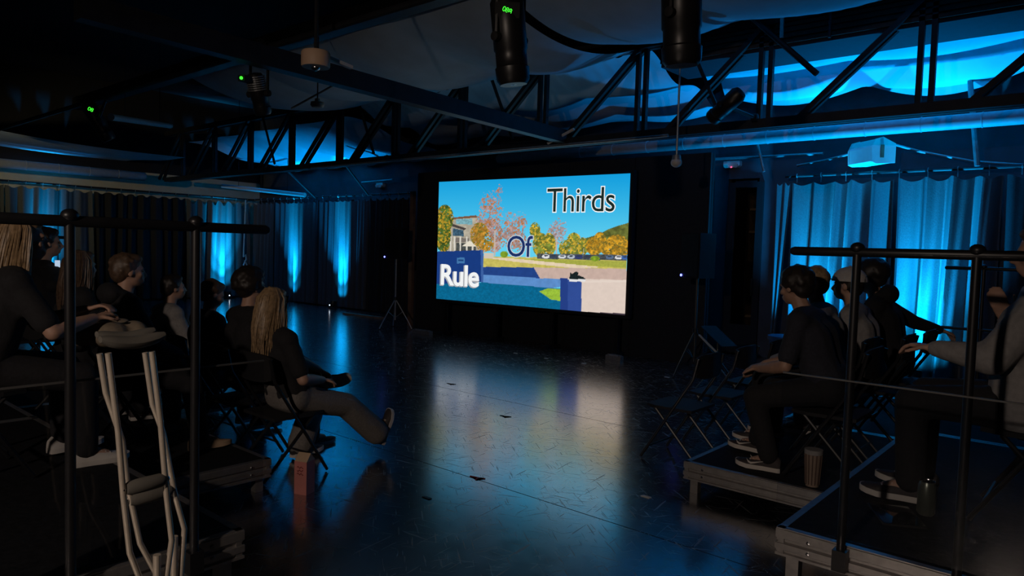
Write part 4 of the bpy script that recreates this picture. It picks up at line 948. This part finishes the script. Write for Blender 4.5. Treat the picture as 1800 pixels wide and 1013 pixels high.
crutch('front crutch of the pair leaning by the left railing', -2.16, ((176, 607), (288, 598)),
       [[(190, 621), (208, 760), (217, 873), (228, 972), (244, 1013)], [(267, 618), (282, 740), (293, 873), (302, 950), (293, 1013)]], ((222, 860), (288, 843)), (275, 1240))
crutch('rear crutch of the pair leaning by the left railing', -2.26, ((170, 598), (270, 590)),
       [[(175, 622), (186, 690), (215, 775), (224, 850), (246, 955), (277, 1013)], [(255, 620), (268, 710), (287, 762), (308, 872), (324, 930), (318, 1013)]], ((228, 880), (300, 862)), (305, 1210))
# ================================================================== SMALL THINGS
p = W(535, 866, Z=0); t = thing('drink_carton', 'tall reddish carton with a slanted cream top on the floor', 'carton', (p.x, p.y, 0), RAD(22))
MB().box((0, 0, .10), (.085, .085, .20)).build('carton_body', 'carton_red', t, world=False)
MB().box((-.044, 0, .10), (.003, .084, .198)).build('side_face', 'carton_dark', t, world=False)
MB().add([(-.0425, -.0425, .2), (.0425, -.0425, .2), (.0425, .0425, .2), (-.0425, .0425, .2), (-.0425, 0, .245), (.0425, 0, .245)], [(0, 1, 5, 4), (2, 3, 4, 5), (0, 4, 3), (1, 2, 5), (0, 3, 2, 1)]).build('gable_top', 'carton_cream', t, world=False)
mk = MB()
for z, s in ((.165, 1), (.145, -1), (.125, 1)): mk.path([(-.022+.006*q, -.0445, z+s*.006*math.sin(q*1.7)) for q in range(8)], .0022, 5)
mk.build('printed_scrawl', 'print_red', t, world=False)
p = W(1413, 858, Z=.2); t = thing('paper_cup', 'tall striped paper cup with a pale rim on the low right platform', 'cup', (p.x+.02, max(p.y, 4.2), .2))
MB().lathe([(0, 0), (.036, 0), (.048, .20), (.045, .20), (.034, .01), (0, .01)], n=28).build('cup_wall', 'cup_brown', t, True, world=False)
for k in range(14):
    a = 2*math.pi*k/14; MB().beam((.0375*math.cos(a), .0375*math.sin(a), .012), (.0475*math.cos(a), .0475*math.sin(a), .185), .004, .006).build('stripe', 'cup_stripe', t, world=False)
MB().lathe([(.046, .185), (.0505, .187), (.0505, .212), (.046, .213), (.0, .206)], n=28).build('lid', 'cloth_grey', t, True, world=False)
p = W(1627, 905, Z=.41); t = thing('drink_can', 'metal drink can standing on the higher right platform', 'can', (p.x, p.y, .41))
MB().lathe([(0, .004), (.026, 0), (.036, .012), (.036, .128), (.029, .146)], n=28).build('can_body', 'can_paint', t, True, world=False)
MB().lathe([(.029, .146), (.030, .150), (.027, .150), (.025, .144), (0, .144)], n=28).build('can_top', 'chrome', t, True, world=False)
MB().prism([(-.008, -.012), (.008, -.012), (.009, .01), (0, .016), (-.009, .01)], (0, 0, .1445), (1, 0, 0), (0, 1, 0), .002).build('pull_tab', 'chrome', t, world=False)
p = W(1575, 908, Z=.41); t = thing('reflector', 'dark glossy tablet added for the blue patch beside the can', 'reflector', (p.x, p.y, .41), RAD(28))
MB().box((0, 0, .004), (.17, .25, .008)).build('case', 'black_matte', t, world=False); MB().box((0, 0, .0088), (.16, .24, .0014)).build('glass', 'reflector_glass', t, world=False)  # flat slab added only to mirror the lit curtain as a blue patch
p = W(1345, 600, Y=7.9); t = thing('waste_bin', 'blue bin beside the empty chairs on the right', 'bin', (-2.75, 7.9, 0))
MB().lathe([(0, 0), (.15, 0), (.20, .62), (.21, .64), (.19, .64), (.14, .02), (0, .02)], n=24).build('bin_wall', 'bin_blue', t, True, world=False)
MB().lathe([(.2, .60), (.215, .605), (.215, .645), (.2, .648)], n=24).build('rim', 'bin_blue', t, True, world=False)
def scrap(name, label, px, py, pts, m, h=.004):
    p = W(px, py, Z=.002); o = MB().prism(pts, (p.x, p.y, .0005), (1, 0, 0), (0, 1, 0), h).build(name, m, base=(p.x, p.y, 0)); tag(o, label, 'scrap')
mat('scrap_red', (.45, .03, .04), .6); mat('scrap_dark', (.01, .01, .01), .7)
A3 = [(-.05, -.01), (.05, .02), (.055, .03), (.02, .02), (.03, -.03), (.02, -.03), (.008, .008), (-.05, 0)]
scrap('tape_scrap', 'small red bit of tape at the floor seam', 837, 840, A3, 'scrap_red'); scrap('tape_scrap', 'dark bit of tape near the far left of the bright floor patch', 792, 675, A3, 'scrap_dark')
scrap('tape_scrap', 'dark bit of tape in the middle of the bright floor patch', 887, 732, A3, 'scrap_dark')
for px, py, lab in ((906, 621, 'nearest the screen left of centre'), (960, 630, 'below the middle of the screen'), (1026, 639, 'below the right part of the screen'), (1172, 663, 'right of the bright floor patch'), (750, 875, 'left in the dark foreground'), (1135, 873, 'right in the dark foreground')):
    scrap('paper_scrap', 'tiny pale paper scrap on the floor ' + lab, px, py, [(-.03, -.01), (.03, -.012), (.035, .01), (-.02, .012)], 'paper')
# ================================================================== dim unseen lamps out of the picture
def hidden_lamp(label, loc, aim, pw, col, size):
    t = thing('unseen_lamp', label, 'lamp', loc); d = (Vector(aim)-Vector(loc)).normalized()
    MB().lathe([(0, -.14), (.05, -.13), (.07, -.05), (.12, .02), (.115, .02), (.06, -.05), (0, -.06)], loc, d, 20).build('shade', 'black_metal', t, True)
    MB().tube(loc, (loc[0], loc[1], 5.2), .012, 6).build('stem', 'truss_steel', t)
    spot('unseen_lamp_light', Vector(loc)+d*.03, aim, pw, col, size, .8, .08, t)
hidden_lamp('dim warm work lamp hanging behind the camera', (-.6, -3.4, 2.8), (-2.9, 1.7, .6), 260, (1, .80, .66), 76)
hidden_lamp('dim warm lamp added out of sight to light the left wall band', (-13.2, -.5, 3.0), (-18.5, 7.0, 3.05), 240, (1, .82, .45), 40)  # added lamp, no such fixture known; brightens the beige wall band
